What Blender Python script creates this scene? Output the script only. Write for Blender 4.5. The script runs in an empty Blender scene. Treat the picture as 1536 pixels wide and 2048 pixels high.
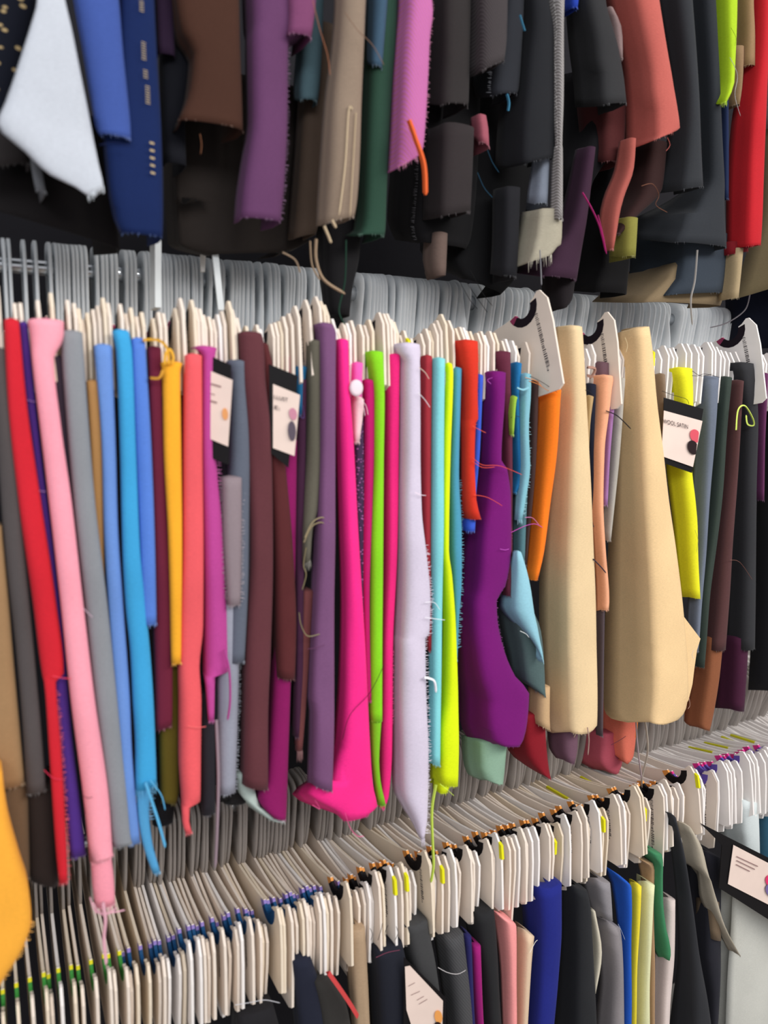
import bpy, math, random
from mathutils import Vector, Matrix, noise
random.seed(7)
S = bpy.context.scene
C = S.collection
# ------------------------------------------------------------ camera, world, lights, exposure
F, DC, ZC = 1547.0, 0.85, 1.5
YAW, PIT = math.radians(28), math.radians(7)
cd = bpy.data.cameras.new('camera'); cam = bpy.data.objects.new('camera', cd); C.objects.link(cam)
cd.sensor_fit = 'VERTICAL'; cd.sensor_height = 24; cd.lens = F/2048*24; cd.clip_start = 0.02
cam.location = (0, -DC, ZC); cam.rotation_euler = (math.pi/2-PIT, 0, -YAW)
cd.dof.use_dof = True; cd.dof.focus_distance = 1.30; cd.dof.aperture_fstop = 1.9
S.camera = cam
w = bpy.data.worlds.new('world'); S.world = w; w.use_nodes = True
w.node_tree.nodes['Background'].inputs[0].default_value = (0.97, 0.97, 1.0, 1)
w.node_tree.nodes['Background'].inputs[1].default_value = 0.54
def area(name, loc, rot, sx, sy, e, col=(1, 1, 1)):
    l = bpy.data.lights.new(name, 'AREA'); l.shape = 'RECTANGLE'; l.size = sx; l.size_y = sy; l.energy = e; l.color = col
    o = bpy.data.objects.new(name, l); C.objects.link(o); o.location = loc; o.rotation_euler = rot; return o
area('aisle_ceiling_light', (1.9, -2.6, 2.9), (math.radians(58), 0, math.radians(24)), 3.0, 0.8, 82, (1, .97, .93))
area('far_ceiling_light', (-0.8, -2.6, 2.8), (math.radians(60), 0, math.radians(-22)), 2.4, 0.8, 35, (.95, .97, 1))
S.view_settings.view_transform = 'Standard'; S.view_settings.look = 'None'
S.view_settings.exposure = 0.0; S.view_settings.gamma = 1; S.view_settings.use_curve_mapping = False

# ------------------------------------------------------------ geometry helpers
cp, sp, cy, sy = math.cos(PIT), math.sin(PIT), math.cos(YAW), math.sin(YAW)
def ray(px, py):
    a, b = (px-768)/F, (1024-py)/F
    return Vector((sy*cp + a*cy + b*sy*sp, cy*cp - a*sy + b*cy*sp, -sp + b*cp))
def P(px, py, Y):                     # the point of the vertical plane y = Y seen at a photo pixel
    d = ray(px, py); t = (Y+DC)/d.y
    return Vector((d.x*t, Y, ZC+d.z*t))
def lin(c): return tuple((v/255/12.92 if v/255 <= .04045 else ((v/255+.055)/1.055)**2.4) for v in c)
MC = {}
def mat(kind, col, **k):
    key = (kind, col, tuple(sorted(k.items())))
    if key in MC: return MC[key]
    m = bpy.data.materials.new(kind); m.use_nodes = True; nt = m.node_tree; N = nt.nodes; L = nt.links
    b = N['Principled BSDF']; rgb = lin(col); tc = N.new('ShaderNodeTexCoord')
    def inp(n, v): b.inputs[n].default_value = v
    inp('Base Color', (*rgb, 1)); inp('Roughness', k.get('rough', .85)); inp('Specular IOR Level', k.get('spec', .15))
    if kind in ('cloth', 'twill', 'dotted', 'sheer', 'satin'):
        inp('Sheen Weight', .04); inp('Sheen Roughness', .5)
        if kind == 'satin': inp('Roughness', .48)
        n1 = N.new('ShaderNodeTexNoise'); n1.inputs['Scale'].default_value = 9; n1.inputs['Detail'].default_value = 5
        mp = N.new('ShaderNodeMapping'); mp.inputs['Scale'].default_value = (260, 260, 1400)
        n2 = N.new('ShaderNodeTexNoise'); n2.inputs['Scale'].default_value = 1.0; n2.inputs['Detail'].default_value = 2
        L.new(tc.outputs['Object'], n1.inputs['Vector']); L.new(tc.outputs['Object'], mp.inputs['Vector']); L.new(mp.outputs[0], n2.inputs['Vector'])
        ad = N.new('ShaderNodeMath'); ad.operation = 'ADD'; L.new(n1.outputs[0], ad.inputs[0]); L.new(n2.outputs[0], ad.inputs[1])
        mr = N.new('ShaderNodeMapRange'); mr.inputs['From Min'].default_value = .6; mr.inputs['From Max'].default_value = 1.4
        mr.inputs['To Min'].default_value = .86; mr.inputs['To Max'].default_value = 1.12; L.new(ad.outputs[0], mr.inputs['Value'])
        hs = N.new('ShaderNodeHueSaturation'); hs.inputs['Color'].default_value = (*rgb, 1); L.new(mr.outputs[0], hs.inputs['Value'])
        out = hs.outputs[0]
        if kind in ('twill', 'dotted'):
            c2 = lin(k['c2']); wv = N.new('ShaderNodeTexWave' if kind == 'twill' else 'ShaderNodeTexVoronoi')
            m2 = N.new('ShaderNodeMapping'); L.new(tc.outputs['Object'], m2.inputs['Vector']); L.new(m2.outputs[0], wv.inputs['Vector'])
            if kind == 'twill':
                m2.inputs['Rotation'].default_value = (0, math.radians(35), 0); wv.inputs['Scale'].default_value = k.get('sc', 60)
            else:
                m2.inputs['Scale'].default_value = (1, 1, 1.6); wv.inputs['Scale'].default_value = k.get('sc', 60)
            cr = N.new('ShaderNodeMapRange'); cr.inputs['From Min'].default_value = .35; cr.inputs['From Max'].default_value = .55
            if kind == 'dotted': cr.inputs['From Min'].default_value = .28; cr.inputs['From Max'].default_value = .2
            L.new(wv.outputs[0], cr.inputs['Value'])
            mx = N.new('ShaderNodeMixRGB'); L.new(cr.outputs[0], mx.inputs[0]); L.new(out, mx.inputs[1]); mx.inputs[2].default_value = (*c2, 1); out = mx.outputs[0]
        L.new(out, b.inputs['Base Color'])
        bp = N.new('ShaderNodeBump'); bp.inputs['Strength'].default_value = .25; bp.inputs['Distance'].default_value = .0006
        L.new(n2.outputs[0], bp.inputs['Height']); L.new(bp.outputs[0], b.inputs['Normal'])
        if kind == 'sheer':
            tr = N.new('ShaderNodeBsdfTransparent'); ms = N.new('ShaderNodeMixShader'); ms.inputs[0].default_value = .7
            L.new(tr.outputs[0], ms.inputs[1]); L.new(b.outputs[0], ms.inputs[2]); L.new(ms.outputs[0], N['Material Output'].inputs[0])
    elif kind == 'frosted':
        tr = N.new('ShaderNodeBsdfTransparent'); tl = N.new('ShaderNodeBsdfTranslucent'); tl.inputs[0].default_value = (*rgb, 1)
        m1 = N.new('ShaderNodeMixShader'); m1.inputs[0].default_value = .35; L.new(b.outputs[0], m1.inputs[1]); L.new(tl.outputs[0], m1.inputs[2])
        m3 = N.new('ShaderNodeMixShader'); m3.inputs[0].default_value = k.get('alpha', .72); L.new(tr.outputs[0], m3.inputs[1]); L.new(m1.outputs[0], m3.inputs[2])
        L.new(m3.outputs[0], N['Material Output'].inputs[0])
    elif kind == 'metal':
        inp('Metallic', .9)
    else:
        n1 = N.new('ShaderNodeTexNoise'); n1.inputs['Scale'].default_value = 30; L.new(tc.outputs['Object'], n1.inputs['Vector'])
        mr = N.new('ShaderNodeMapRange'); mr.inputs['To Min'].default_value = .92; mr.inputs['To Max'].default_value = 1.06; L.new(n1.outputs[0], mr.inputs['Value'])
        hs = N.new('ShaderNodeHueSaturation'); hs.inputs['Color'].default_value = (*rgb, 1); L.new(mr.outputs[0], hs.inputs['Value']); L.new(hs.outputs[0], b.inputs['Base Color'])
    MC[key] = m
    return m
def mesh(name, vs, fs, mats, smooth=False, mi=None):
    me = bpy.data.meshes.new(name); me.from_pydata([tuple(v) for v in vs], [], fs)
    for m in (mats if isinstance(mats, list) else [mats]): me.materials.append(m)
    if smooth: me.polygons.foreach_set('use_smooth', [True]*len(me.polygons))
    if mi: me.polygons.foreach_set('material_index', mi)
    me.update(); return me
def link(name, me, parent=None, loc=(0, 0, 0)):
    o = bpy.data.objects.new(name, me); C.objects.link(o); o.location = loc
    if parent: o.parent = parent
    return o
def tag(o, label, cat, group=None):
    o['label'] = label; o['category'] = cat
    if group: o['group'] = group
    return o
def pchip(ts, xs, t):
    n = len(ts)
    if n == 1: return xs[0]
    d = [(xs[i+1]-xs[i])/(ts[i+1]-ts[i]) for i in range(n-1)]
    m = [d[0]] + [0 if d[i-1]*d[i] <= 0 else 2*d[i-1]*d[i]/(d[i-1]+d[i]) for i in range(1, n-1)] + [d[-1]]
    i = max(0, min(n-2, next((j for j in range(n-1) if t <= ts[j+1]), n-2)))
    h = ts[i+1]-ts[i]; s = (t-ts[i])/h
    return ((2*s**3-3*s*s+1)*xs[i] + (s**3-2*s*s+s)*h*m[i] + (-2*s**3+3*s*s)*xs[i+1] + (s**3-s*s)*h*m[i+1])
def strands(paths, r=.0005):          # thin threads, each a tapering three-sided tube
    vs, fs = [], []
    for pts in paths:
        n = len(pts)
        for i, p in enumerate(pts):
            t = (pts[min(i+1, n-1)]-pts[max(i-1, 0)]); t = t.normalized() if t.length > 0 else Vector((0, 0, 1))
            a = t.cross(Vector((0, 1, 0))); a = a.normalized() if a.length > .05 else Vector((1, 0, 0)); b = t.cross(a).normalized()
            rr = r*(1 if i < n-1 else .4)
            for k in range(3):
                q = k*2.094; vs.append(p+a*math.cos(q)*rr+b*math.sin(q)*rr)
        b0 = len(vs)-3*n
        for i in range(n-1):
            for k in range(3):
                A = b0+3*i+k; B = b0+3*i+(k+1) % 3; fs.append((A, B, B+3, A+3))
    return vs, fs
def smooth_path(pts, k=6):
    out = []
    n = len(pts)
    for i in range(n-1):
        p0, p1, p2, p3 = pts[max(i-1, 0)], pts[i], pts[i+1], pts[min(i+2, n-1)]
        for s in range(k):
            t = s/k
            out.append(.5*((2*p1)+(p2-p0)*t+(2*p0-5*p1+4*p2-p3)*t*t+(3*p1-p0-3*p2+p3)*t**3))
    out.append(pts[-1]); return out

# ------------------------------------------------------------ a hanging folded cloth
NA = 9
def cloth_mesh(rows, Y, m, org, wob=1.0, fold=0, seed=0, flat=.42, kk=1.0):
    R = []
    for r in rows:
        if len(r) == 3: R.append((r[1], r[0], r[2], r[0]))
        else: R.append(r)
    ts = [0]
    for a, b in zip(R, R[1:]):
        ts.append(ts[-1]+max(2, abs((b[1]+b[3])-(a[1]+a[3]))*.5 + .15*(abs(b[0]-a[0])+abs(b[2]-a[2]))))
    step = 22; tt = []
    for i in range(len(ts)-1):
        k = max(2, min(14, int((ts[i+1]-ts[i])/step)+1))
        tt += [ts[i]+(ts[i+1]-ts[i])*j/k for j in range(k)]
    tt.append(ts[-1])
    cols = [[q[j] for q in R] for j in range(4)]
    rings = []; edges = []
    for t in tt:
        xl, yl, xr, yr = [pchip(ts, c, t) for c in cols]
        xr = max(xr, xl+1.0)
        A = P(xl, yl, Y); B = P(xr, yr, Y); W0 = B.x-A.x
        d = min(flat*W0, .012)
        A = P(xl, yl, Y+d); B = P(xr, yr, Y+d); W = B.x-A.x
        s = ray(xl, yl); s = max(s.x/s.y, 1e-3)
        th = math.degrees(math.atan(s)); u = max(0, min(1, (th-8)/38)); k = 1-.58*u*kk
        T = W*k; x0 = B.x-T; Yb = min(x0/s-DC, Y+d+.11); Yb = max(Yb, Y+d+.003)
        Yr = min(B.x/s-DC, Y+d+.05); Yr = max(Yr*.9+(Y+d)*.1, Y+d+.004)
        dl = ray(xl, yl); zl = ZC+dl.z*(Yb+DC)/dl.y; zr = B.z
        f0 = (Yb-(Y+d)); zf = A.z*k+B.z*(1-k) if yl != yr else B.z
        if yl == yr: zl = (zl + B.z)/2 if W < .03 else zl
        ring = [Vector((x0, Yb, zl))]
        for q in (.66, .33):
            ring.append(Vector((x0+T*.04*math.sin(q*3.14), Y+d+f0*q, zl*q+zf*(1-q))))
        for j in range(NA):
            ph = math.pi*j/(NA-1); cx = -math.cos(ph); sxn = math.sin(ph)
            cx = math.copysign(abs(cx)**.85, cx); g = (cx+1)/2
            z = zf*(1-g)+zr*g
            wv = noise.noise(Vector((seed*3.1+g*1.5+.1, z*7, seed)))*.28*wob
            wv += fold*.45*math.sin(g*9+seed+z*5)
            ring.append(Vector((x0+T*g, Y+d-d*(sxn**.8)*(1+wv)+d*max(0, fold)*.3, z)))
        ring.append(Vector((B.x, Y+d+(Yr-Y-d)*.5, zr))); ring.append(Vector((B.x-T*.15, Yr, zr)))
        rings.append(ring); edges.append((xl, yl, xr, yr))
    n = len(rings[0]); vs = [v-org for r in rings for v in r]; fs = []
    for i in range(len(rings)-1):
        for j in range(n-1):
            a = i*n+j; fs.append((a, a+1, a+1+n, a+n))
    # rolled closing over the card at the top
    c = sum(rings[0], Vector())/n; base = len(vs)
    for q in (.72, .3):
        for v in rings[0]: vs.append(v.lerp(c, 1-q)+Vector((0, 0, .0022*(1-q)+.0008))-org)
    for a0, b0 in ((base, 0), (base+n, base)):
        for j in range(n-1): fs.append((a0+j, a0+j+1, b0+j+1, b0+j))
    vs.append(c+Vector((0, 0, .003))-org)
    for j in range(n-1): fs.append((len(vs)-1, base+n+j+1, base+n+j))
    return vs, fs, rings
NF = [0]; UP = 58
LONG = []
def fab(label, col, rows, Y=0.0, kind='cloth', c2=None, fr=None, fl=None, hem=1, th=(), wob=1.0, fold=0, flat=.42, grp=None, parts=(), sc=60, kk=1.0):
    NF[0] += 1; sd = NF[0]
    if Y > .03: hem = 0
    kw = {'c2': c2, 'sc': sc} if c2 else {}
    m = mat(kind, tuple(col), **kw)
    r0 = rows[0]
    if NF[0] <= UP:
        lum = sum(col)/3; g = .70 if lum < 95 else .88; m = mat(kind, tuple(int(v*g) for v in col), **kw)  # upper row's shade is put into the cloth colour, dark cloths most
    org = P((r0[-1]+r0[-3 if len(r0) == 4 else 1])/2 if len(r0) == 3 else (r0[0]+r0[2])/2, r0[0] if len(r0) == 3 else r0[1], Y+.02)
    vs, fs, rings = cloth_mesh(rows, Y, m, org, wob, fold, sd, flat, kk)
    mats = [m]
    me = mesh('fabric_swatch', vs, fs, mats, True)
    o = link('fabric_swatch', me, None, org)
    so = o.modifiers.new('thickness', 'SOLIDIFY'); so.thickness = .0011; so.offset = 1; so.use_rim = True
    tag(o, label, 'fabric swatch', grp)
    light = tuple(min(255, int(v*.75+70)) for v in col)
    tm = mat('thread', light, rough=.7)
    rnd = random.Random(sd)
    def fringe(idx, y0, y1, ln, out):
        paths = []
        for ra, rb in zip(rings, rings[1:]):
            a, b = ra[idx], rb[idx]
            L = (a-b).length; k = max(1, int(L/.0022))
            for q in range(k):
                p = a.lerp(b, (q+rnd.random())/k); pe = edgepix(p)
                if not (y0 <= pe <= y1): continue
                l = ln*rnd.uniform(.4, 1.1); e = p+Vector((out*l, -.001+rnd.uniform(-.001, .001), rnd.uniform(-.25, .12)*l))
                paths.append([p-org, (p.lerp(e, .5)+Vector((0, -.0006, rnd.uniform(-.0008, .0008))))-org, e-org])
        return paths
    ps = []
    if fr: ps += fringe(2+NA, fr[0], fr[1], fr[2] if len(fr) > 2 else .006, 1)
    if fl: ps += fringe(3, fl[0], fl[1], fl[2] if len(fl) > 2 else .006, -1)
    if ps:
        v, f = strands(ps, .00035); fo = link('frayed_edge', mesh('frayed_edge', v, f, tm), o); fo['kind'] = 'stuff'
    if hem:
        last = rings[-1]; paths = []
        for q in range(int(6+hem*8)):
            j = rnd.uniform(3, 2+NA-.01); i = int(j); p = last[i].lerp(last[i+1], j-i)
            l = rnd.uniform(.001, .0035)*hem
            paths.append([p-org+Vector((0, 0, .001)), p-org+Vector((rnd.uniform(-.001, .001), -.0005, -l))])
        v, f = strands(paths, .0003); ho = link('hem_threads', mesh('hem_threads', v, f, tm), o); ho['kind'] = 'stuff'
    for t in th:
        c = t[0] or light; pts = [P(x, y, Y-.004-(t[2] if len(t) > 2 else 0)) for x, y in t[1]]
        v, f = strands([[p-org for p in smooth_path(pts)]], t[3] if len(t) > 3 else .00042)
        link('loose_thread', mesh('loose_thread', v, f, mat('thread', tuple(c), rough=.7)), o)
    return o, org
def edgepix(p):
    d = p-Vector((0, -DC, ZC)); f = d.dot(Vector((sy*cp, cy*cp, -sp))); u = d.dot(Vector((sy*sp, cy*sp, cp)))
    return 1024-F*u/f
def prism(name, pts, th, m, parent=None, org=Vector(), bev=0):    # polygon in 3-D given thickness along its normal
    n = (pts[1]-pts[0]).cross(pts[2]-pts[0]).normalized()*th
    vs = [p-org for p in pts]+[p+n-org for p in pts]; k = len(pts)
    fs = [tuple(range(k)), tuple(reversed(range(k, 2*k)))]+[(i, (i+1) % k, k+(i+1) % k, k+i) for i in range(k)]
    fs = [f[::-1] for f in fs]
    return link(name, mesh(name, vs, fs, m), parent)

# ------------------------------------------------------------ setting
def box(name, lo, hi, m, parent=None):
    x0, y0, z0 = lo; x1, y1, z1 = hi
    vs = [(x, y, z) for z in (z0, z1) for y in (y0, y1) for x in (x0, x1)]
    fs = [(0, 2, 3, 1), (4, 5, 7, 6), (0, 1, 5, 4), (2, 6, 7, 3), (0, 4, 6, 2), (1, 3, 7, 5)]
    return link(name, mesh(name, vs, fs, m), parent)
for nm, lo, hi, c in (('wall_back', (-1.5, .46, 0), (4, .52, 3.2), (34, 33, 37)), ('floor', (-1.5, -4, -.05), (4, .52, 0), (150, 145, 140))):
    box(nm, lo, hi, mat('painted', c))['kind'] = 'structure'
def rail(z, label):
    t = bpy.data.objects.new('garment_rail', None); C.objects.link(t); t.location = (-1.2, .2, z)
    tag(t, label, 'rail', None)
    n = 16; r = .0095; L = 4.6; vs = []; fs = []
    for x in (0, L):
        for k in range(n): vs.append((x, math.cos(k*math.tau/n)*r, math.sin(k*math.tau/n)*r))
    for k in range(n): fs.append((k, (k+1) % n, n+(k+1) % n, n+k))
    chrome = mat('metal', (215, 218, 222), rough=.18)
    link('tube', mesh('tube', vs, fs, chrome, True), t)
    for x in (.4, 1.9, 3.4):
        box('bracket', (x-.006, 0, -.03), (x+.006, .26, -.012), chrome, t)
rail(1.68, 'upper chrome rail carrying the middle row of hangers')
rail(.935, 'lower chrome rail carrying the bottom row of hangers')

# ------------------------------------------------------------ card hangers
def ext(poly, x0, x1):      # polygon of (outward, z) extruded along x; outward = -y
    k = len(poly); vs = [(x0, -o, z) for o, z in poly]+[(x1, -o, z) for o, z in poly]
    fs = [tuple(range(k)), tuple(reversed(range(k, 2*k)))]+[(i, k+i, k+(i+1) % k, (i+1) % k) for i in range(k)]
    return vs, fs
def notch(cx, cz, r, n=9, a0=150, a1=400):
    return [(cx+r*math.cos(math.radians(a0+(a1-a0)*i/(n-1))), cz+r*math.sin(math.radians(a0+(a1-a0)*i/(n-1)))) for i in range(n)]
NC = (.146, -.057)
TOP = [(.012, -.083), (.06, -.078), (.11, -.070), (.127, -.066)] + notch(NC[0], NC[1], .0165, 9, 205, 372) + [(.168, -.051), (.176, -.0435), (.181, -.0435)]
def cardp(b): return [(-.17, b+.02), (-.17, -.095), (-.06, -.078)] + TOP + [(.1925, -.058), (.197, -.09), (.2005, b+.006), (.192, b), (0, b-.008)]
HALF = .0017
cream = mat('card', (240, 226, 212), rough=.8)
card_white = mat('card', (246, 240, 236), rough=.8)
card_me = {}
for bi, bz in enumerate((-.138, -.158, -.185)):
    v, f = ext(cardp(bz), -HALF, HALF)
    for ci, cm in enumerate((cream, card_white, mat('card', (236, 220, 198), rough=.8))): card_me[bi*3+ci] = mesh('card', v, f, cm)
def tabmesh():
    n = 28; out = []; inn = []
    for i in range(n):
        a = math.tau*i/n+math.pi/2
        ca, sa = math.cos(a), math.sin(a)
        o = .030*math.copysign(abs(ca)**.6, ca)
        z = .030*abs(sa)**.7 if sa > 0 else -.094*abs(sa)**.55
        out.append((o, z)); inn.append((.0115*ca, .0115*sa))
    vs = []; fs = []
    for x in (-.0016, .0016):
        for p in (out, inn): vs += [(x, -o, z) for o, z in p]
    for i in range(n):
        j = (i+1) % n
        fs += [(i, j, n+j, n+i), (2*n+j, 2*n+i, 3*n+i, 3*n+j), (j, i, 2*n+i, 2*n+j), (n+i, n+j, 3*n+j, 3*n+i)]
    return vs, fs
v, f = tabmesh()
tab_me = [mesh('hook_tab', v, f, mat('frosted', (250, 253, 255), rough=.3, alpha=.93), True), mesh('hook_tab', v, f, mat('frosted', (198, 190, 184), rough=.4, alpha=.82), True)]  # middle row tabs paler, lower row greyer: light level put into the plastic colour
def ringprint(c1, c2, name):
    vs = []; fs = []; mi = []
    for (a0, a1, ix) in ((205, 226, 0), (226, 370, 1)):
        k = 8
        for i in range(k+1):
            a = math.radians(a0+(a1-a0)*i/k)
            for r in (.0158, .028):
                z = NC[1]+r*math.sin(a); o = NC[0]+r*math.cos(a)
                z = min(z, -.0668+(o-.127)*.4 if o < NC[0] else -.0525+(o-.168)*.5)
                vs.append((-HALF-.0003, -o, z)); vs.append((HALF+.0003, -o, z))
        b = len(vs)-4*(k+1)
        for i in range(k):
            p = b+4*i
            fs += [(p, p+4, p+6, p+2), (p+1, p+3, p+7, p+5), (p, p+1, p+5, p+4), (p+2, p+6, p+7, p+3)]; mi += [ix]*4
    return mesh(name, vs, fs, [mat('ink', c1, rough=.6), mat('ink', c2, rough=.6)], False, mi)
prints = {'blue': ringprint((150, 130, 200), (25, 75, 120), 'notch_print'), 'orange': ringprint((240, 160, 80), (28, 26, 28), 'notch_print'),
          'green': ringprint((235, 225, 40), (60, 140, 60), 'notch_print'), 'pink': ringprint((235, 60, 150), (110, 90, 180), 'notch_print'),
          'plum': ringprint((150, 60, 95), (30, 22, 30), 'notch_print')}
def barcode(ln):
    vs = []; fs = []; r = random.Random(3); s = 0
    d = Vector((.0065*ln/.055, -ln)); o0 = Vector((.166, -.066)); kk = .055/ln
    while s < 1:
        wd = r.choice((.012, .02, .03))*kk
        a = o0+d*s; b = o0+d*min(1, s+wd); L = r.choice((.0062, .0062, .0048)) if s < .93 else .003
        k = len(vs)
        for p, q in ((a, 0), (a, L), (b, L), (b, 0)): vs.append((-HALF-.00025, -(p[0]+q), p[1]+q*.12))
        fs.append((k, k+1, k+2, k+3)); s += wd+r.choice((.012, .02, .028))*kk
    return mesh('barcode', vs, fs, mat('ink', (70, 62, 66), rough=.6))
bar_me = [barcode(.055), barcode(.092)]
v, f = ext([(.189, -.052), (.1955, -.055), (.1985, -.075), (.192, -.076)], -HALF-.0004, HALF+.0004)
stick_me = mesh('sticker', v, f, mat('ink', (232, 228, 30), rough=.6))
v, f = ext([(.045, -.0805), (.1, -.0725), (.1, -.0765), (.045, -.0845)], -HALF-.0004, HALF+.0004)
strip_me = mesh('sticker', [(a, b, c+.0012) for a, b, c in v], f, mat('ink', (205, 200, 40), rough=.6))
v, f = ext([(.03, -.135), (.15, -.12), (.15, -.122), (.03, -.137)], -HALF-.0003, HALF+.0003)
def hanger(X, zr, tilt, yaw, label, grp, ctype, pr, bar=True, stick=False, strip=False, dz=0, tab=True, size=0):
    t = bpy.data.objects.new('card_hanger', None); C.objects.link(t)
    t.location = (X, .2, zr+dz); t.rotation_euler = (tilt, 0, yaw)
    tag(t, label, 'hanger', grp)
    link('card', card_me[size*3+ctype], t)
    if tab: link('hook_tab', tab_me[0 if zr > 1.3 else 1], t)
    if pr: link('notch_print', prints[pr], t)
    if bar: link('barcode', bar_me[size == 2], t)
    if stick: link('sticker', stick_me, t)['label'] = 'yellow sticker on the front corner'
    if strip: link('sticker', strip_me, t)['label'] = 'yellow sticker along the shoulder'
    return t
def hang_at(px, py, zr, **k):       # put a hanger so that its front corner is at this spot of the row's front
    p = P(px, py, .2-.184)
    tl = math.atan2(p.z-zr, .184)-math.atan2(-.043, .184)
    yaw = k.pop('yaw', 0)
    return hanger(p.x-.184*math.sin(yaw), zr, -tl, yaw, **k)
#HANGERS
rnd = random.Random(11)
# middle row: run of hangers with the front corners rising and falling as in the photograph
tips = [(0, 575), (25, 590), (60, 640), (85, 585), (125, 580), (150, 600), (170, 640), (200, 600), (235, 610), (275, 628), (300, 640), (345, 615), (372, 595), (395, 605), (415, 640), (440, 630), (465, 600), (480, 640),
        (520, 655), (560, 650), (585, 620), (615, 600), (640, 588), (652, 600), (680, 660), (705, 645), (740, 650), (768, 622), (782, 632), (800, 660), (830, 675), (855, 668), (885, 632), (900, 640), (925, 660), (955, 658), (985, 665), (1030, 692), (1055, 690),
        (1080, 700), (1160, 690), (1200, 700), (1235, 700), (1300, 690), (1345, 695), (1385, 695), (1420, 690), (1440, 690), (1465, 700), (1500, 705), (1536, 710)]
def px_of(X, y0):
    lo, hi = -250, 2700
    for _ in range(30):
        mid = (lo+hi)/2
        if P(mid, y0, .016).x < X: lo = mid
        else: hi = mid
    return (lo+hi)/2
def interp(tb, px):
    if px <= tb[0][0]: return tb[0][1]
    for (a, b), (c, d) in zip(tb, tb[1:]):
        if a <= px <= c: return b+(d-b)*(px-a)/(c-a)
    return tb[-1][1]
def ordn(n): return {1: 'leftmost', 2: 'second from left', 3: 'third from left'}.get(n, '%d%s from left' % (n, 'th' if 10 <= n % 100 <= 20 else {1: 'st', 2: 'nd', 3: 'rd'}.get(n % 10, 'th')))
MIDSP = ((1080, 578, 'large tilted cream card hanger with barcode, left of the first tall beige swatch'),
         (1217, 622, 'tilted cream card hanger with barcode, between the two tall beige swatches'),
         (1498, 634, 'tilted white card hanger with barcode, nearest the right edge of the photo'))
LOWSP = ((583, 1822, 'wide cream card hanger with barcode standing proud, lower row left of centre', 'blue'), (1030, 1684, 'wide cream card hanger with barcode beside the navy swatch in the lower row', 'orange'),
         (1322, 1574, 'cream card hanger with barcode above the long black swatch in the lower row', 'orange'), (1432, 1548, 'white card hanger with barcode at the lower right, left of the pale grey swatch', 'pink'),
         (722, 1800, 'cream card hanger standing proud beside the spiky black swatch in the lower row', 'blue'))
def clear_of(X, sp): return all(abs(X-P(q[0], q[1], .016).x) > (.0075 if sp is LOWSP else .011) for q in sp)
from collections import Counter
CT = Counter()
X = .010
while X < 1.30:
    px = px_of(X, 640)
    if clear_of(X, MIDSP):
        py = interp(tips, px)+rnd.uniform(-7, 12)
        g = 'left' if px < 480 else ('centre' if px < 1070 else 'right'); CT[g] += 1
        lab = {'left': 'middle row cream card hanger above the blue and yellow swatches, ', 'centre': 'middle row cream card hanger above the pink and aqua swatches, ',
               'right': 'middle row white card hanger beside the tall beige swatches, '}[g]+ordn(CT[g])
        hang_at(px, py, 1.68, yaw=rnd.uniform(-.002, .002), label=lab, grp='middle row card hangers', ctype=rnd.choice((0, 0, 1, 2)) if g != 'right' else 1, pr='plum', bar=rnd.random() < .35, tab=not (P(632, 600, .2).x < X < P(704, 600, .2).x), stick=abs(px-815) < 4.5 or abs(px-1306) < 5)
    X += rnd.choice((.0046, .0052, .0066, .0125)) if .08 < X < .62 else rnd.choice((.0052, .0075, .012, .016))
# hangers that stand out of the middle row
for px, py, lab in MIDSP:
    hang_at(px, py, 1.68, yaw=.16 if px < 1200 else .10, label=lab, grp=None, ctype=0 if px < 1400 else 1, pr='plum', size=2)
for px, y0, y1, lean, lab in ((318, 447, 615, 0, 'slim upright white hanger strip standing above the rail on the left'),
                              (428, 463, 620, 16, 'white looped hanger arm leaning above the rail, left of centre')):
    t = P(px, y0, .10); b = P(px+lean, y1, .10); org = b
    o = bpy.data.objects.new('raised_hanger', None); C.objects.link(o); o.location = org; tag(o, lab, 'hanger')
    wd = .0045
    prism('arm', [t+Vector((-wd, 0, 0)), t+Vector((wd*.6, 0, 0)), b+Vector((wd*.6, 0, 0)), b+Vector((-wd, 0, 0))], .03 if lean == 0 else .004, mat('card', (232, 236, 236), rough=.7), o, org)
    if lean:
        c = P(px-26, y0+22, .12); e = P(px-26, y0+80, .13)
        prism('hook', [t+Vector((-wd, .001, 0)), t+Vector((wd*.6, .001, 0)), t+Vector((wd, .001, -.012)), c+Vector((.006, 0, -.01)), e+Vector((.005, 0, 0)), e, c], .004, mat('card', (214, 210, 205), rough=.7), o, org)
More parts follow.
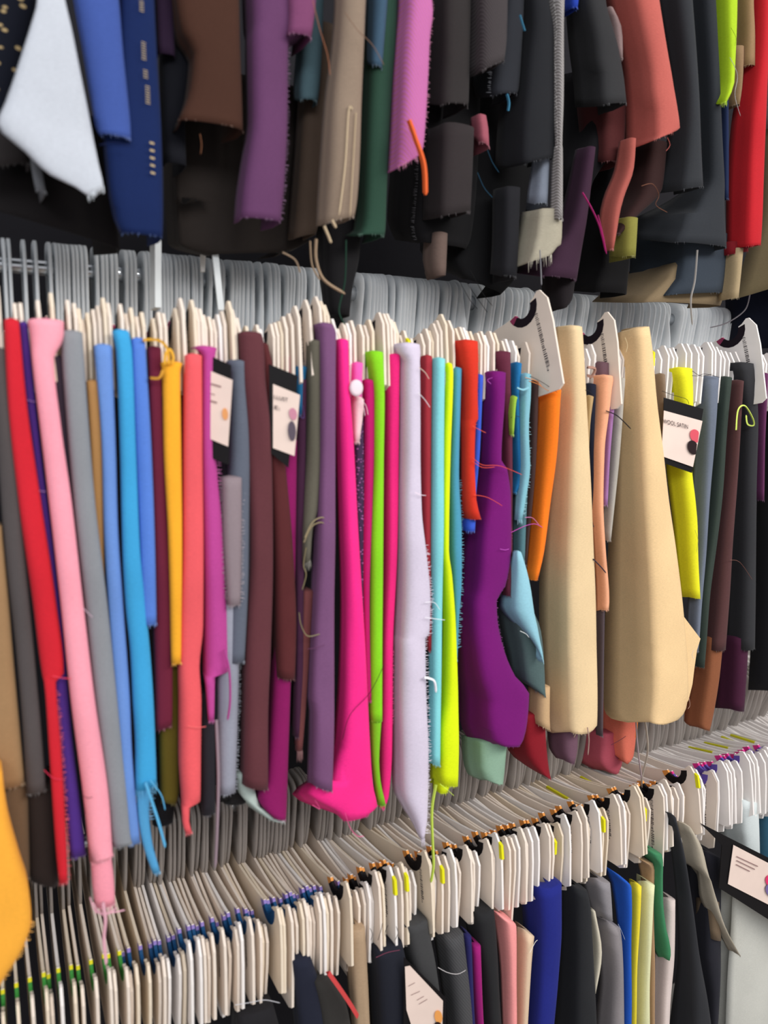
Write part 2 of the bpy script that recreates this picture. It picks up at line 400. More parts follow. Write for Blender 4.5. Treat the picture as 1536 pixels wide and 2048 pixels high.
# lower row
ltips = [(-200, 2110), (0, 2060), (150, 2012), (300, 1965), (433, 1905), (590, 1830), (720, 1780), (860, 1722), (1040, 1680), (1180, 1625), (1300, 1585), (1440, 1535), (1536, 1510)]
X = -.02
while X < 1.80:
    px = px_of(X, 1800)
    g = 'green' if px < 262 else ('blue' if px < 690 else ('orange' if px < 1385 else 'pink'))
    if clear_of(X, LOWSP):
        CT[g] += 1
        lab = {'green': 'lower row cream card hanger with yellow and green notch, ', 'blue': 'lower row cream card hanger with blue and violet notch, ',
               'orange': 'lower row cream card hanger with orange and black notch, ', 'pink': 'lower row white card hanger with pink and violet notch, '}[g]+ordn(CT[g])
        p = P(px, interp(ltips, px)+rnd.uniform(-26, 30), .016)
        yy = .045*noise.noise(Vector((X*24, 3.3, 0)))+(.02 if X > .45 else -.01)+rnd.uniform(-.002, .002)
        hanger(p.x-.184*math.sin(yy), .935, -(math.atan2(p.z-.935, .184)-math.atan2(-.043, .184)), yy, lab, 'lower row card hangers', rnd.choice((0, 1, 2, 0)) if g != 'pink' else 1, g, rnd.random() < .4,
           rnd.random() < .07 and px > 690, (rnd.random() < .10 and px > 660), size=1)
    X += rnd.choice((.0060, .0085, .0125, .016)) if X > .45 else (rnd.choice((.0042, .0050, .0066, .0125)) if X > .15 else rnd.choice((.0055, .009, .014)))
for px, py, lab, pr in LOWSP:
    p = P(px, py, .016); hanger(p.x-.184*math.sin(.05), .935, -(math.atan2(p.z-.935, .184)-math.atan2(-.043, .184)), .05, lab, None, 0, pr, size=2)
#FABRICS
# ---- upper row (only the lower ends are in view; they hang from a rail above the frame)
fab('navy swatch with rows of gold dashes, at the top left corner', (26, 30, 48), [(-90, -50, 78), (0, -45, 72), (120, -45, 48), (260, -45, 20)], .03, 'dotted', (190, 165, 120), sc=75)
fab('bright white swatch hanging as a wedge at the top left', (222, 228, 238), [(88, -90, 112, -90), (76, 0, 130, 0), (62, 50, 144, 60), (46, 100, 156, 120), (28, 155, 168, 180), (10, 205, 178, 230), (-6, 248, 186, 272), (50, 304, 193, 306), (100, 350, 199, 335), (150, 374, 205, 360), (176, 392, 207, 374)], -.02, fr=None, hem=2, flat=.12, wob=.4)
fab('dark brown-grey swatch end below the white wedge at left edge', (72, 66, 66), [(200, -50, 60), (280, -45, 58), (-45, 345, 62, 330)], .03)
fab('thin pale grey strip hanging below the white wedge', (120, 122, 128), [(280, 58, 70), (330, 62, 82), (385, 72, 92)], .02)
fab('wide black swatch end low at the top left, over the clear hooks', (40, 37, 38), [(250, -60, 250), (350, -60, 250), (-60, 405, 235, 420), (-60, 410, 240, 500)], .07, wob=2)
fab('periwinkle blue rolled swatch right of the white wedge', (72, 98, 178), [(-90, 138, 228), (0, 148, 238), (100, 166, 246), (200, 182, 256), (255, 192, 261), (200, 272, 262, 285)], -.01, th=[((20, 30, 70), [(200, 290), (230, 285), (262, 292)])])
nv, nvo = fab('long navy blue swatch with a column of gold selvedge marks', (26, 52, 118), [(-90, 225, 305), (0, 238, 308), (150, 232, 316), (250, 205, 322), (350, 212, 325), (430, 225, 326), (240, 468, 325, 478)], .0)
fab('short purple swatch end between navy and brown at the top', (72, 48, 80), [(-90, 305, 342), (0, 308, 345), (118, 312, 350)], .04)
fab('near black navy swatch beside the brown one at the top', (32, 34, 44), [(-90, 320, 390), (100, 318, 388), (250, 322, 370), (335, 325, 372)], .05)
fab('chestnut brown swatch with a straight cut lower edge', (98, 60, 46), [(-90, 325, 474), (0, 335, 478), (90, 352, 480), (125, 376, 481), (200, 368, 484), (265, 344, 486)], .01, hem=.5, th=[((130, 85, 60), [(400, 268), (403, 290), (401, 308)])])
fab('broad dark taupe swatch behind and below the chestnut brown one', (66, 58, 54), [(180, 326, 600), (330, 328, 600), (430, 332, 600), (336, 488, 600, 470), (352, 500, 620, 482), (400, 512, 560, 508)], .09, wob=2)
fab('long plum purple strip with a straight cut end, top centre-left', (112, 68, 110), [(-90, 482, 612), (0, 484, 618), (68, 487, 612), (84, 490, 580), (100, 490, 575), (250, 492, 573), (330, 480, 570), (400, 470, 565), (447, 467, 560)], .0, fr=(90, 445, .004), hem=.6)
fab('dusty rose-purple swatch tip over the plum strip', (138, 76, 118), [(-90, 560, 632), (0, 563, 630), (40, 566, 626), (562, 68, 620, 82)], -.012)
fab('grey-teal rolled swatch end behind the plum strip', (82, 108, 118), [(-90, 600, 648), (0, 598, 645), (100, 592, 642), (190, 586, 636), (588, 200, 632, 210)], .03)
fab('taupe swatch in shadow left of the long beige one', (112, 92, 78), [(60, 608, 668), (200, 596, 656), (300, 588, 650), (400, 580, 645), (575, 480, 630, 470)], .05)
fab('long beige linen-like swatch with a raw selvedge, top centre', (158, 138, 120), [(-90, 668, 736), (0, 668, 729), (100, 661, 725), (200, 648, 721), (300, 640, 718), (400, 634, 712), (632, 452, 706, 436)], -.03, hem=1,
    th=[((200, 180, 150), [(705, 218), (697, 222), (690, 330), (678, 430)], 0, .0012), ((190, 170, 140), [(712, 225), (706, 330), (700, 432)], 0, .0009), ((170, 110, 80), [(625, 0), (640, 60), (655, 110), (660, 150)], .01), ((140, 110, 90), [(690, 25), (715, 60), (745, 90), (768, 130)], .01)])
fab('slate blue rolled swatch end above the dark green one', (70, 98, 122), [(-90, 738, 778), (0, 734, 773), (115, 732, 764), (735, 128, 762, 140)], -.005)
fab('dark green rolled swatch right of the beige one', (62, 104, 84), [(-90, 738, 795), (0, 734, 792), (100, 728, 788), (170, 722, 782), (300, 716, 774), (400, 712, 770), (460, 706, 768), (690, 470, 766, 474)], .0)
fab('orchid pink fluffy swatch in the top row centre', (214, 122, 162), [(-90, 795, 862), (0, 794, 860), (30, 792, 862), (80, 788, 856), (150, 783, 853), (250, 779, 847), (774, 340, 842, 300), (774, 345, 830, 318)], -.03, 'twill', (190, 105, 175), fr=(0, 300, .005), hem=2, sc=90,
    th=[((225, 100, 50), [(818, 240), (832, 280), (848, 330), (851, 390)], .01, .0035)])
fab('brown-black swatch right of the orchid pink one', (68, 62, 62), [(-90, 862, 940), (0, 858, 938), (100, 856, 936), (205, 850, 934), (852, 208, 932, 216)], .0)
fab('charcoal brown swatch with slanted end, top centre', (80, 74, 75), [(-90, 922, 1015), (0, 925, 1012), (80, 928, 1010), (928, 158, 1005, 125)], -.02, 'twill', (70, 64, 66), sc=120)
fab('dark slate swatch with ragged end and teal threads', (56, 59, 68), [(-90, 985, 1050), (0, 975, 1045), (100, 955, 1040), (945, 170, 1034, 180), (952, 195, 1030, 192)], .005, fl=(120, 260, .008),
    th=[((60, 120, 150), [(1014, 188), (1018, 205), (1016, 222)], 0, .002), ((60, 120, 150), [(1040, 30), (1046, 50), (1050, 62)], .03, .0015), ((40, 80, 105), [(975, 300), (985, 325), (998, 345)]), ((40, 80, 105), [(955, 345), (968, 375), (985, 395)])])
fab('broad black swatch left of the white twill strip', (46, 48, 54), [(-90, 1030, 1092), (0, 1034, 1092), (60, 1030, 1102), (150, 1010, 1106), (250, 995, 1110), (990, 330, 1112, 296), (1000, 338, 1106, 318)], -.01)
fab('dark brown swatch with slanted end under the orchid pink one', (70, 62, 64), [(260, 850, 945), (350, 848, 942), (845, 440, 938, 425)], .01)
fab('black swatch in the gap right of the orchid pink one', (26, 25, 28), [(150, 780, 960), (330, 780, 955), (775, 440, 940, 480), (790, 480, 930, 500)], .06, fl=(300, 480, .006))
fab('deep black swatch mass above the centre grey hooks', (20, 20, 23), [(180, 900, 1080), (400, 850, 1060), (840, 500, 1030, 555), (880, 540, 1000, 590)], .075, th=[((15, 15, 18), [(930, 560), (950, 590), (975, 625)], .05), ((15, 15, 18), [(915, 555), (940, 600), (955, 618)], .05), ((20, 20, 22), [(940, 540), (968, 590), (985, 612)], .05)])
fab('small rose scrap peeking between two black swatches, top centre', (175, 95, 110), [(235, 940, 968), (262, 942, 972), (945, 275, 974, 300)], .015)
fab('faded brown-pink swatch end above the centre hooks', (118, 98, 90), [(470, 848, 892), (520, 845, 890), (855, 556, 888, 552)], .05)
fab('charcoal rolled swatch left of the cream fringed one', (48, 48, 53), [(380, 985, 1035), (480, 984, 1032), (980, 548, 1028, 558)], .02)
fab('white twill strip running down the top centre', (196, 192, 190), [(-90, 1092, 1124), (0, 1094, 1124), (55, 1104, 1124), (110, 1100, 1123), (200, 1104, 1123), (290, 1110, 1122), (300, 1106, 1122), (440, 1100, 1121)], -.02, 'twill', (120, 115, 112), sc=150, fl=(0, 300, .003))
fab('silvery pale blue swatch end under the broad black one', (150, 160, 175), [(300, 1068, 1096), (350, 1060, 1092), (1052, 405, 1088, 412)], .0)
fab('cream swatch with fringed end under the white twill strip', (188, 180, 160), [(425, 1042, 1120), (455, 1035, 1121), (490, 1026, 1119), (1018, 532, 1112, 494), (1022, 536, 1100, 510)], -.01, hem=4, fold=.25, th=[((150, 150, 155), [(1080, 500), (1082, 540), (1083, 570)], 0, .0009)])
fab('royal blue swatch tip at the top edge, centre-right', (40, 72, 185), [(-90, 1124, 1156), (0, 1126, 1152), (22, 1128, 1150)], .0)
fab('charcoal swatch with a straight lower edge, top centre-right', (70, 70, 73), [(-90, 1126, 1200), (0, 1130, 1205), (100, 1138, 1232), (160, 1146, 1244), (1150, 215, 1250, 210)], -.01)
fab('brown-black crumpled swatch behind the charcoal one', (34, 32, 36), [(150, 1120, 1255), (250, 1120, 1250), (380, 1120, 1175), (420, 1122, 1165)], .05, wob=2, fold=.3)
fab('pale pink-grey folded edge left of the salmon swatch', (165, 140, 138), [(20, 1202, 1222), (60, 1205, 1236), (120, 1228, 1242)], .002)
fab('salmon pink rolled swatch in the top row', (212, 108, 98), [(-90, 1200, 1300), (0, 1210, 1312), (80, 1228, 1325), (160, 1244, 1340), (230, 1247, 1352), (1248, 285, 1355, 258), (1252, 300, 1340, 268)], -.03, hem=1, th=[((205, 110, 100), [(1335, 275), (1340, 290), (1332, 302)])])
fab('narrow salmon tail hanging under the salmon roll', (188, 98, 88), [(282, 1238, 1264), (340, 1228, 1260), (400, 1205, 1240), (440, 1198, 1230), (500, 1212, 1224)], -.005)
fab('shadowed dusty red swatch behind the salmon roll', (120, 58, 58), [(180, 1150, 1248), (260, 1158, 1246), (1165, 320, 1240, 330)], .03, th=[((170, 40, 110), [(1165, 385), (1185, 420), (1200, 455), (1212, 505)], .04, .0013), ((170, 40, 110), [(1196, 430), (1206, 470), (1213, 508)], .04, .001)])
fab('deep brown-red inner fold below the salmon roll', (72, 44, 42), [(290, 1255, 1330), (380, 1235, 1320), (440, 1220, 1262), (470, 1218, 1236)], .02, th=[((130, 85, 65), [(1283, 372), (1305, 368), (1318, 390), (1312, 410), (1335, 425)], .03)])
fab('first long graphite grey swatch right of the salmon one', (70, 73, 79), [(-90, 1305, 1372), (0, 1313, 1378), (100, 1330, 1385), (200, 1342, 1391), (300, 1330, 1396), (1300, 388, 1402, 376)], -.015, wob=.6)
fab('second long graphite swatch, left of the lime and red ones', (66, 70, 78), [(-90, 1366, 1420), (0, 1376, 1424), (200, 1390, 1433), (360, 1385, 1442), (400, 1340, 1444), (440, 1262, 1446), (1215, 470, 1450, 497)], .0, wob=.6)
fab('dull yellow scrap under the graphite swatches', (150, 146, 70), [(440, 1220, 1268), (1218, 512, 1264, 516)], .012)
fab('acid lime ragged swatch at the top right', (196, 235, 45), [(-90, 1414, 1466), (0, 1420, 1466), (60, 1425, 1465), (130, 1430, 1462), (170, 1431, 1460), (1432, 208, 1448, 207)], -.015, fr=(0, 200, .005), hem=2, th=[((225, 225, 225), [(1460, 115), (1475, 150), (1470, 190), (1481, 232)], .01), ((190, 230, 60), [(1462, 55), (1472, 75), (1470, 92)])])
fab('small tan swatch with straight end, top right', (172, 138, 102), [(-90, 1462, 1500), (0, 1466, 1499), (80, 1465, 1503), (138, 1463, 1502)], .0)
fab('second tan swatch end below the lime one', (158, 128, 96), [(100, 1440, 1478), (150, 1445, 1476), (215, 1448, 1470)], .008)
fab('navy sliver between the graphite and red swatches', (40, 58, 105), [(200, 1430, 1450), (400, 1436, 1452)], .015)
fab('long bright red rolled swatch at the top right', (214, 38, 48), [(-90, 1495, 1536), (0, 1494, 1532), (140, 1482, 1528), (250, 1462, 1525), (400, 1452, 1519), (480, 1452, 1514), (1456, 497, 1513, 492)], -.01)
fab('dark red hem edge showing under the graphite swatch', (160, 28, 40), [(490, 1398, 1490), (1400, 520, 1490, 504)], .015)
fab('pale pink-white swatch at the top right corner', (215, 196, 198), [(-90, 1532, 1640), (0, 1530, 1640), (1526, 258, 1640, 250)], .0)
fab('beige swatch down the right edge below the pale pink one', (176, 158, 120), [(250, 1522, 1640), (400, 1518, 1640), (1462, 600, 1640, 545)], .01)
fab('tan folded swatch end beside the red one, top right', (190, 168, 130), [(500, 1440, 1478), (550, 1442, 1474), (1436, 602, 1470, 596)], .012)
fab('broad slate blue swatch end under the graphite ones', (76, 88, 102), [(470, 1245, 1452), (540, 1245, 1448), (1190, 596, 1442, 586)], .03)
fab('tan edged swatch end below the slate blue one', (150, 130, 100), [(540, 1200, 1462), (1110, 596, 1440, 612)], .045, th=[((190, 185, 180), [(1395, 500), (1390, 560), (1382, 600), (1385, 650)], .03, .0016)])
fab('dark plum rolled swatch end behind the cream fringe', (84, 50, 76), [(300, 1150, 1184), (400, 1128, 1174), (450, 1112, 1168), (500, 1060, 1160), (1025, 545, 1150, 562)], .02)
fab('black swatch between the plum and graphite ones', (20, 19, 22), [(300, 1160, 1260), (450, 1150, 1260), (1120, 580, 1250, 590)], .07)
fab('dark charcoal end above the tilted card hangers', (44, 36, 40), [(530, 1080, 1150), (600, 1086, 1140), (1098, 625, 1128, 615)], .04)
fab('inky navy swatch at the right edge above the white hangers', (22, 28, 52), [(560, 1425, 1640), (640, 1428, 1640), (700, 1430, 1640)], .06, th=[((110, 105, 110), [(1500, 590), (1490, 620), (1455, 645), (1420, 655)], .03, .0012)])
# ---- middle row
fab('black swatch with taupe ribbons hanging over the gap in the clear hooks', (24, 23, 25), [(440, 632, 722), (520, 634, 716), (580, 642, 702), (648, 628, 696, 634)], .045, th=[((150, 128, 105), [(632, 478), (632, 520), (648, 560), (690, 588)], .04, .0022), ((150, 128, 105), [(620, 482), (624, 530), (640, 560)], .04, .0012), ((140, 120, 100), [(565, 505), (590, 520), (600, 545)], .04, .0012), ((190, 170, 140), [(648, 452), (655, 468), (662, 486)], .08, .0018), ((190, 170, 140), [(664, 440), (672, 456)], .08, .0018), ((30, 62, 48), [(692, 480), (690, 560), (678, 620), (690, 650)], .04, .001)])
G = None
fab('tan swatch at the left edge of the middle row', (158, 124, 88), [(1050, -60, 4), (1200, -50, 18), (1300, -40, 26), (1562, -30, 50)], .0)
fab('dull brown swatch end at left edge under the tan one', (112, 88, 66), [(1540, -20, 56), (1650, 0, 58), (1752, 10, 60)], .012)
fab('dark taupe long swatch beside the red one at the left', (82, 76, 76), [(700, -20, 13), (900, -5, 34), (1100, 10, 50), (1300, 32, 68), (1450, 45, 82), (1578, 52, 92)], .0)
fab('almost black swatch end low on the left', (50, 42, 40), [(1560, 52, 112), (1700, 58, 115), (58, 1755, 116, 1766)], .014)
fab('long crimson red swatch at the left with a trailing thread', (205, 36, 50), [(642, 8, 38), (800, 15, 53), (1000, 36, 82), (1200, 65, 112), (1345, 84, 128), (1362, 88, 112), (1500, 98, 122), (1700, 112, 133), (1762, 118, 135)], -.005, fr=(1380, 1760, .004),
    th=[((230, 70, 90), [(105, 1352), (125, 1356), (150, 1358)]), ((210, 50, 80), [(88, 1540), (105, 1555), (125, 1560)])])
fab('deep violet swatch behind the red and pink ones', (84, 52, 142), [(648, 38, 56), (750, 46, 66), (900, 66, 82), (1100, 90, 108), (1300, 112, 130), (1345, 108, 134), (1400, 110, 138), (1500, 118, 148), (1600, 128, 160), (1705, 140, 172)], .006, th=[((160, 120, 170), [(55, 800), (65, 803), (72, 804)]), ((170, 130, 180), [(75, 980), (85, 983), (92, 983)])])
fab('long pastel pink rolled swatch, the longest at the left', (250, 162, 178), [(644, 55, 128), (668, 60, 128), (690, 62, 122), (716, 64, 108), (850, 80, 122), (1000, 98, 143), (1200, 121, 166), (1400, 142, 190), (1600, 168, 218), (1700, 178, 225), (180, 1722, 226, 1708)], -.012,
    th=[((120, 60, 70), [(165, 1590), (175, 1596), (185, 1594)])])
fab('frayed end of a second pink swatch inside the pastel roll', (245, 155, 172), [(1680, 180, 218), (1760, 184, 228), (190, 1812, 230, 1802)], -.004, hem=3, th=[((225, 170, 185), [(205, 1805), (210, 1840), (207, 1880), (212, 1930)], .01, .0022), ((225, 170, 185), [(180, 1795), (190, 1822), (215, 1826), (250, 1820)], .005, .0008), ((225, 170, 185), [(185, 1805), (205, 1830), (235, 1815)], .005, .0008)])
fab('dark aubergine sliver between the pink and grey swatches', (60, 52, 64), [(714, 104, 126), (850, 118, 134), (1000, 136, 150), (1200, 155, 172), (1400, 178, 195)], .008)
fab('long medium grey rolled swatch right of the pink one', (138, 141, 146), [(666, 120, 165), (800, 130, 174), (1000, 147, 190), (1200, 169, 214), (1400, 190, 235), (1600, 215, 256), (1670, 222, 262), (225, 1692, 266, 1680)], -.003, th=[((200, 170, 185), [(165, 1215), (175, 1225), (185, 1235)])])
fab('tan rolled swatch between grey and light blue', (176, 130, 80), [(764, 172, 199), (900, 181, 206), (1100, 190, 208), (1300, 203, 214), (1450, 215, 225)], .008)
fab('light periwinkle blue swatch, first of three blues', (106, 144, 210), [(693, 188, 224), (900, 204, 232), (1050, 208, 236), (1200, 216, 246), (1400, 231, 260), (1500, 240, 264), (1682, 256, 280)], .0)
fab('sky blue rolled swatch with shredded tails, middle of three blues', (62, 160, 214), [(664, 224, 258), (700, 232, 264), (900, 240, 272), (1100, 245, 280), (1200, 250, 290), (1300, 260, 300), (1400, 265, 307), (1500, 270, 311), (270, 1580, 313, 1565)], -.006, hem=3,
    th=[((90, 170, 215), [(290, 1565), (302, 1600), (318, 1650), (330, 1695)], 0, .002), ((90, 170, 215), [(300, 1560), (322, 1590), (330, 1620)], 0, .0008)])
fab('torn sky blue tail hanging under the sky blue roll', (84, 162, 212), [(1555, 272, 302), (1620, 275, 298), (1680, 284, 304), (1742, 304, 320)], -.002, fr=(1560, 1640, .006))
fab('cornflower blue short swatch, last of three blues', (86, 128, 212), [(680, 262, 290), (900, 270, 303), (1100, 279, 310), (284, 1250, 313, 1246)], -.004)
fab('maroon swatch between blue and yellow', (104, 32, 54), [(697, 293, 322), (900, 299, 328), (1200, 304, 345), (1400, 308, 345), (308, 1460, 344, 1448)], .004)
fab('black sliver beside the yellow swatch', (24, 22, 26), [(795, 318, 332), (1000, 326, 340), (1300, 338, 350)], .006)
fab('olive brown swatch low behind the coral one', (98, 84, 28), [(1330, 314, 360), (1580, 318, 358), (322, 1600, 352, 1606)], .016)
fab('golden yellow rolled swatch with a knotted drawstring top', (245, 172, 46), [(727, 318, 364), (745, 322, 360), (900, 325, 362), (1100, 336, 364), (1325, 342, 362)], -.004,
    th=[((240, 180, 60), [(338, 728), (336, 700), (322, 682), (300, 678), (285, 680)], 0, .0018), ((240, 180, 60), [(330, 728), (332, 708), (340, 700), (346, 715), (342, 728)], 0, .0018), ((220, 160, 60), [(325, 740), (318, 755), (300, 755)], 0, .0018)])
fab('coral red swatch with a ragged long left tail', (232, 92, 98), [(712, 367, 403), (900, 364, 404), (1100, 362, 406), (1250, 356, 405), (1330, 355, 398), (1400, 356, 402), (1500, 356, 401), (1598, 362, 400), (1612, 363, 380), (1640, 364, 378), (1664, 370, 384)], -.006, th=[((240, 110, 110), [(375, 1452), (395, 1455), (412, 1453)])])
fab('orchid magenta swatch with a frayed right edge', (186, 70, 146), [(697, 380, 433), (712, 402, 430), (850, 402, 428), (950, 402, 434), (1050, 402, 444), (1200, 404, 452), (1340, 405, 456), (1352, 408, 430), (1440, 416, 428)], -.002, fr=(880, 1345, .006), th=[((170, 70, 140), [(448, 1300), (458, 1340), (460, 1400), (455, 1440)], 0, .0015)])
fab('charcoal swatch in shadow under the orchid one', (44, 42, 48), [(1380, 395, 432), (1500, 398, 430), (1622, 400, 430)], .012, th=[((150, 130, 140), [(432, 1440), (436, 1550), (434, 1650), (430, 1735)], .01, .0022)])
fab('dark slate swatch top above the first black label card', (72, 78, 88), [(678, 424, 452), (720, 424, 455), (770, 424, 455)], .02)
fab('black swatch behind the first black label card', (40, 36, 44), [(870, 420, 475), (960, 430, 478), (1200, 440, 480)], .02)
fab('steel grey rolled swatch right of the first label card', (96, 102, 116), [(724, 447, 491), (745, 456, 490), (900, 452, 500), (1000, 455, 498), (1150, 456, 496), (1320, 452, 488)], .0)
fab('sheer mauve-grey frayed strip over the steel grey swatch', (158, 142, 148), [(955, 438, 482), (1050, 440, 482), (1208, 452, 480)], -.008, 'sheer', fr=(960, 1205, .005), fl=(960, 1200, .004))
fab('pale steel swatch end with frayed right edge', (150, 152, 166), [(1180, 432, 476), (1320, 430, 476), (1450, 430, 474), (1580, 434, 470)], .004, fr=(1200, 1580, .004))
fab('charcoal sliver between steel grey and maroon', (52, 55, 64), [(850, 486, 506), (1100, 482, 502), (1322, 472, 492)], .008)
fab('big maroon-brown swatch with a drooping folded top', (96, 52, 58), [(668, 470, 522), (685, 470, 527), (760, 474, 530), (850, 482, 540), (1100, 492, 545), (1300, 482, 540), (1450, 480, 535), (478, 1568, 535, 1575)], -.004, fold=.12)
fab('darker maroon swatch left of the second label card', (88, 40, 42), [(690, 520, 536), (760, 524, 550), (900, 532, 566), (1100, 540, 584), (1250, 542, 590), (545, 1352, 588, 1356)], .002)
fab('short magenta swatch top above the second label card', (184, 40, 108), [(716, 532, 590), (760, 534, 590), (800, 540, 590)], .02)
fab('peacock blue swatch top beside the second label card', (30, 98, 140), [(735, 584, 613), (760, 586, 610), (830, 590, 606)], .008)
fab('deep magenta swatch with rounded lower corner', (136, 24, 92), [(880, 555, 592), (1100, 550, 590), (1345, 540, 580), (1550, 522, 574), (505, 1595, 572, 1618), (535, 1630, 570, 1636)], .008)
fab('pale mint underside edge below the deep magenta swatch', (176, 190, 184), [(1540, 466, 500), (470, 1580, 520, 1612), (500, 1615, 568, 1638), (525, 1632, 568, 1640)], .014)
fab('dark plum sliver left of the olive brown swatch', (66, 34, 58), [(760, 586, 612), (1000, 588, 610), (1250, 588, 606), (1470, 584, 606)], .008, th=[((90, 70, 130), [(592, 800), (600, 830), (608, 835), (606, 810)])])
fab('olive brown swatch with a curly frayed end', (98, 94, 82), [(684, 612, 641), (700, 612, 640), (900, 606, 642), (1020, 601, 634), (1060, 603, 624), (605, 1130, 620, 1120)], -.002, hem=3,
    th=[((150, 135, 105), [(610, 1075), (625, 1045), (645, 1035), (664, 1045)], .004, .0008), ((140, 125, 95), [(608, 1085), (622, 1055), (640, 1045), (655, 1050)], .004, .0008), ((130, 120, 90), [(612, 1095), (607, 1130), (612, 1150), (604, 1180)], .004, .0008), ((130, 120, 90), [(598, 1225), (602, 1250), (615, 1272), (640, 1268)], .004, .0007)])
fab('ragged russet strip hanging behind the plum swatch', (108, 60, 60), [(1180, 598, 626), (1400, 592, 612), (1500, 590, 604)], .008, hem=4)
fab('dusty plum rolled swatch left of the hot pink one', (118, 78, 116), [(650, 626, 664), (668, 628, 670), (760, 632, 669), (900, 632, 668), (1050, 626, 668), (1200, 620, 666), (1350, 612, 666), (1390, 610, 666), (1420, 616, 666), (614, 1565, 662, 1578)], -.012, wob=1.5, th=[((90, 50, 80), [(615, 1298), (630, 1296), (650, 1290)])])
fab('hot pink swatch with a wide rounded lower end', (250, 46, 140), [(682, 667, 695), (760, 669, 697), (900, 672, 706), (1050, 676, 714), (1200, 680, 722), (1350, 676, 731), (1480, 665, 738), (1540, 640, 742), (584, 1588, 748, 1580), (625, 1612, 754, 1608), (665, 1624, 735, 1624)], -.004,
    th=[((60, 30, 40), [(768, 1330), (740, 1385), (700, 1430), (685, 1480)]), ((235, 90, 150), [(690, 1625), (700, 1655), (715, 1672), (728, 1672)]), ((235, 90, 150), [(625, 1610), (640, 1618), (630, 1600)])])
fab('speckled navy and violet narrow swatch beside the hot pink', (66, 46, 76), [(800, 702, 724), (950, 704, 726), (1100, 712, 728), (1260, 718, 730)], .008, 'dotted', (190, 120, 190), sc=220)
fab('small orchid swatch top with a barcode strip', (232, 96, 180), [(728, 698, 724), (760, 698, 722), (800, 700, 722)], .006)
fab('blush white narrow swatch hanging under a round white button', (236, 196, 202), [(796, 702, 723), (800, 701, 726), (885, 705, 718)], .002, th=[((245, 215, 230), [(722, 800), (732, 812), (736, 830)]), ((245, 215, 230), [(718, 803), (727, 815), (730, 832)])])
fab('raspberry pink swatch half hidden by the lime one', (190, 26, 104), [(762, 721, 746), (775, 721, 748), (850, 722, 748), (1000, 720, 744), (1200, 722, 738), (1400, 728, 742)], .004)
fab('lime green swatch between two pinks', (136, 214, 36), [(706, 724, 763), (800, 742, 767), (900, 742, 766), (1100, 733, 764), (1300, 732, 762), (1438, 734, 762)], -.002, hem=.4)
fab('lower lime green swatch end curving over the pink', (126, 192, 38), [(1430, 735, 761), (1520, 742, 757), (1560, 746, 760), (752, 1612, 770, 1606)], .001)
fab('rose magenta swatch right of the lime green', (238, 40, 124), [(711, 762, 797), (760, 764, 796), (900, 764, 795), (1100, 764, 792), (1300, 760, 784), (1500, 756, 782), (1590, 757, 776), (757, 1614, 768, 1616)], .003, fr=(1300, 1450, .003))
fab('pale lavender white wide swatch with frayed torn right edge', (214, 204, 222), [(690, 778, 836), (706, 780, 838), (722, 797, 836), (900, 795, 837), (1020, 792, 840), (1100, 790, 849), (1200, 786, 858), (1266, 783, 856), (1274, 783, 848), (1400, 781, 850), (1500, 782, 854), (1570, 784, 854), (1620, 808, 852), (1650, 826, 850), (1676, 838, 848)], -.014, fr=(1090, 1670, .007), hem=3,
    th=[((240, 240, 245), [(850, 1205), (868, 1205), (880, 1220)]), ((240, 240, 245), [(850, 1235), (872, 1238), (890, 1240)]), ((240, 240, 245), [(848, 1355), (868, 1362), (872, 1385)], 0, .0018), ((240, 240, 245), [(836, 785), (850, 800), (860, 815)]), ((240, 220, 200), [(838, 735), (850, 745), (858, 758)]), ((245, 225, 235), [(830, 985), (842, 990), (852, 991)])])
fab('brick red swatch between lavender white and aqua', (164, 50, 60), [(714, 840, 862), (900, 838, 860), (1100, 842, 860), (1300, 852, 864)], .005)
fab('pale aqua long rolled swatch', (134, 214, 218), [(719, 860, 887), (900, 857, 885), (1100, 856, 883), (1300, 857, 881), (856, 1526, 878, 1529)], -.006)
fab('neon yellow-green long swatch with a trailing yarn', (226, 245, 22), [(729, 886, 902), (745, 886, 904), (900, 880, 899), (1100, 879, 896), (1150, 880, 902), (1250, 884, 909), (1400, 874, 912), (1480, 860, 914), (860, 1566, 912, 1567)], -.001, th=[((200, 225, 90), [(872, 1570), (864, 1620), (865, 1680), (867, 1730), (862, 1765)], .004, .0022), ((200, 225, 90), [(880, 1568), (895, 1580), (908, 1592)])])
fab('small neon fold tab under the neon yellow-green swatch', (214, 232, 24), [(1560, 864, 898), (866, 1580, 892, 1580)], .002)
fab('teal blue swatch with a comb-like frayed right edge', (80, 156, 186), [(738, 899, 921), (850, 897, 918), (950, 893, 916), (1050, 893, 920), (1150, 898, 920), (1250, 908, 916), (1320, 908, 914)], .001, fr=(960, 1300, .006))
fab('orange-red ragged swatch, upper half wide and lower half narrow', (214, 54, 36), [(684, 898, 952), (720, 905, 953), (780, 917, 951), (838, 917, 952), (846, 919, 948), (920, 921, 946), (1000, 921, 949), (1036, 920, 957)], -.010, fr=(690, 850, .005), hem=.5,
    th=[((225, 80, 60), [(945, 915), (965, 930), (1000, 932), (1045, 950)]), ((225, 80, 60), [(944, 922), (965, 935), (990, 934)]), ((225, 80, 60), [(948, 990), (975, 995), (1005, 1012)]), ((225, 90, 70), [(945, 852), (960, 860), (972, 866)])])
fab('royal blue narrow swatch behind the orange-red one', (58, 92, 205), [(752, 946, 964), (900, 942, 958), (1000, 938, 950), (1040, 922, 948), (1061, 922, 947)], -.002)
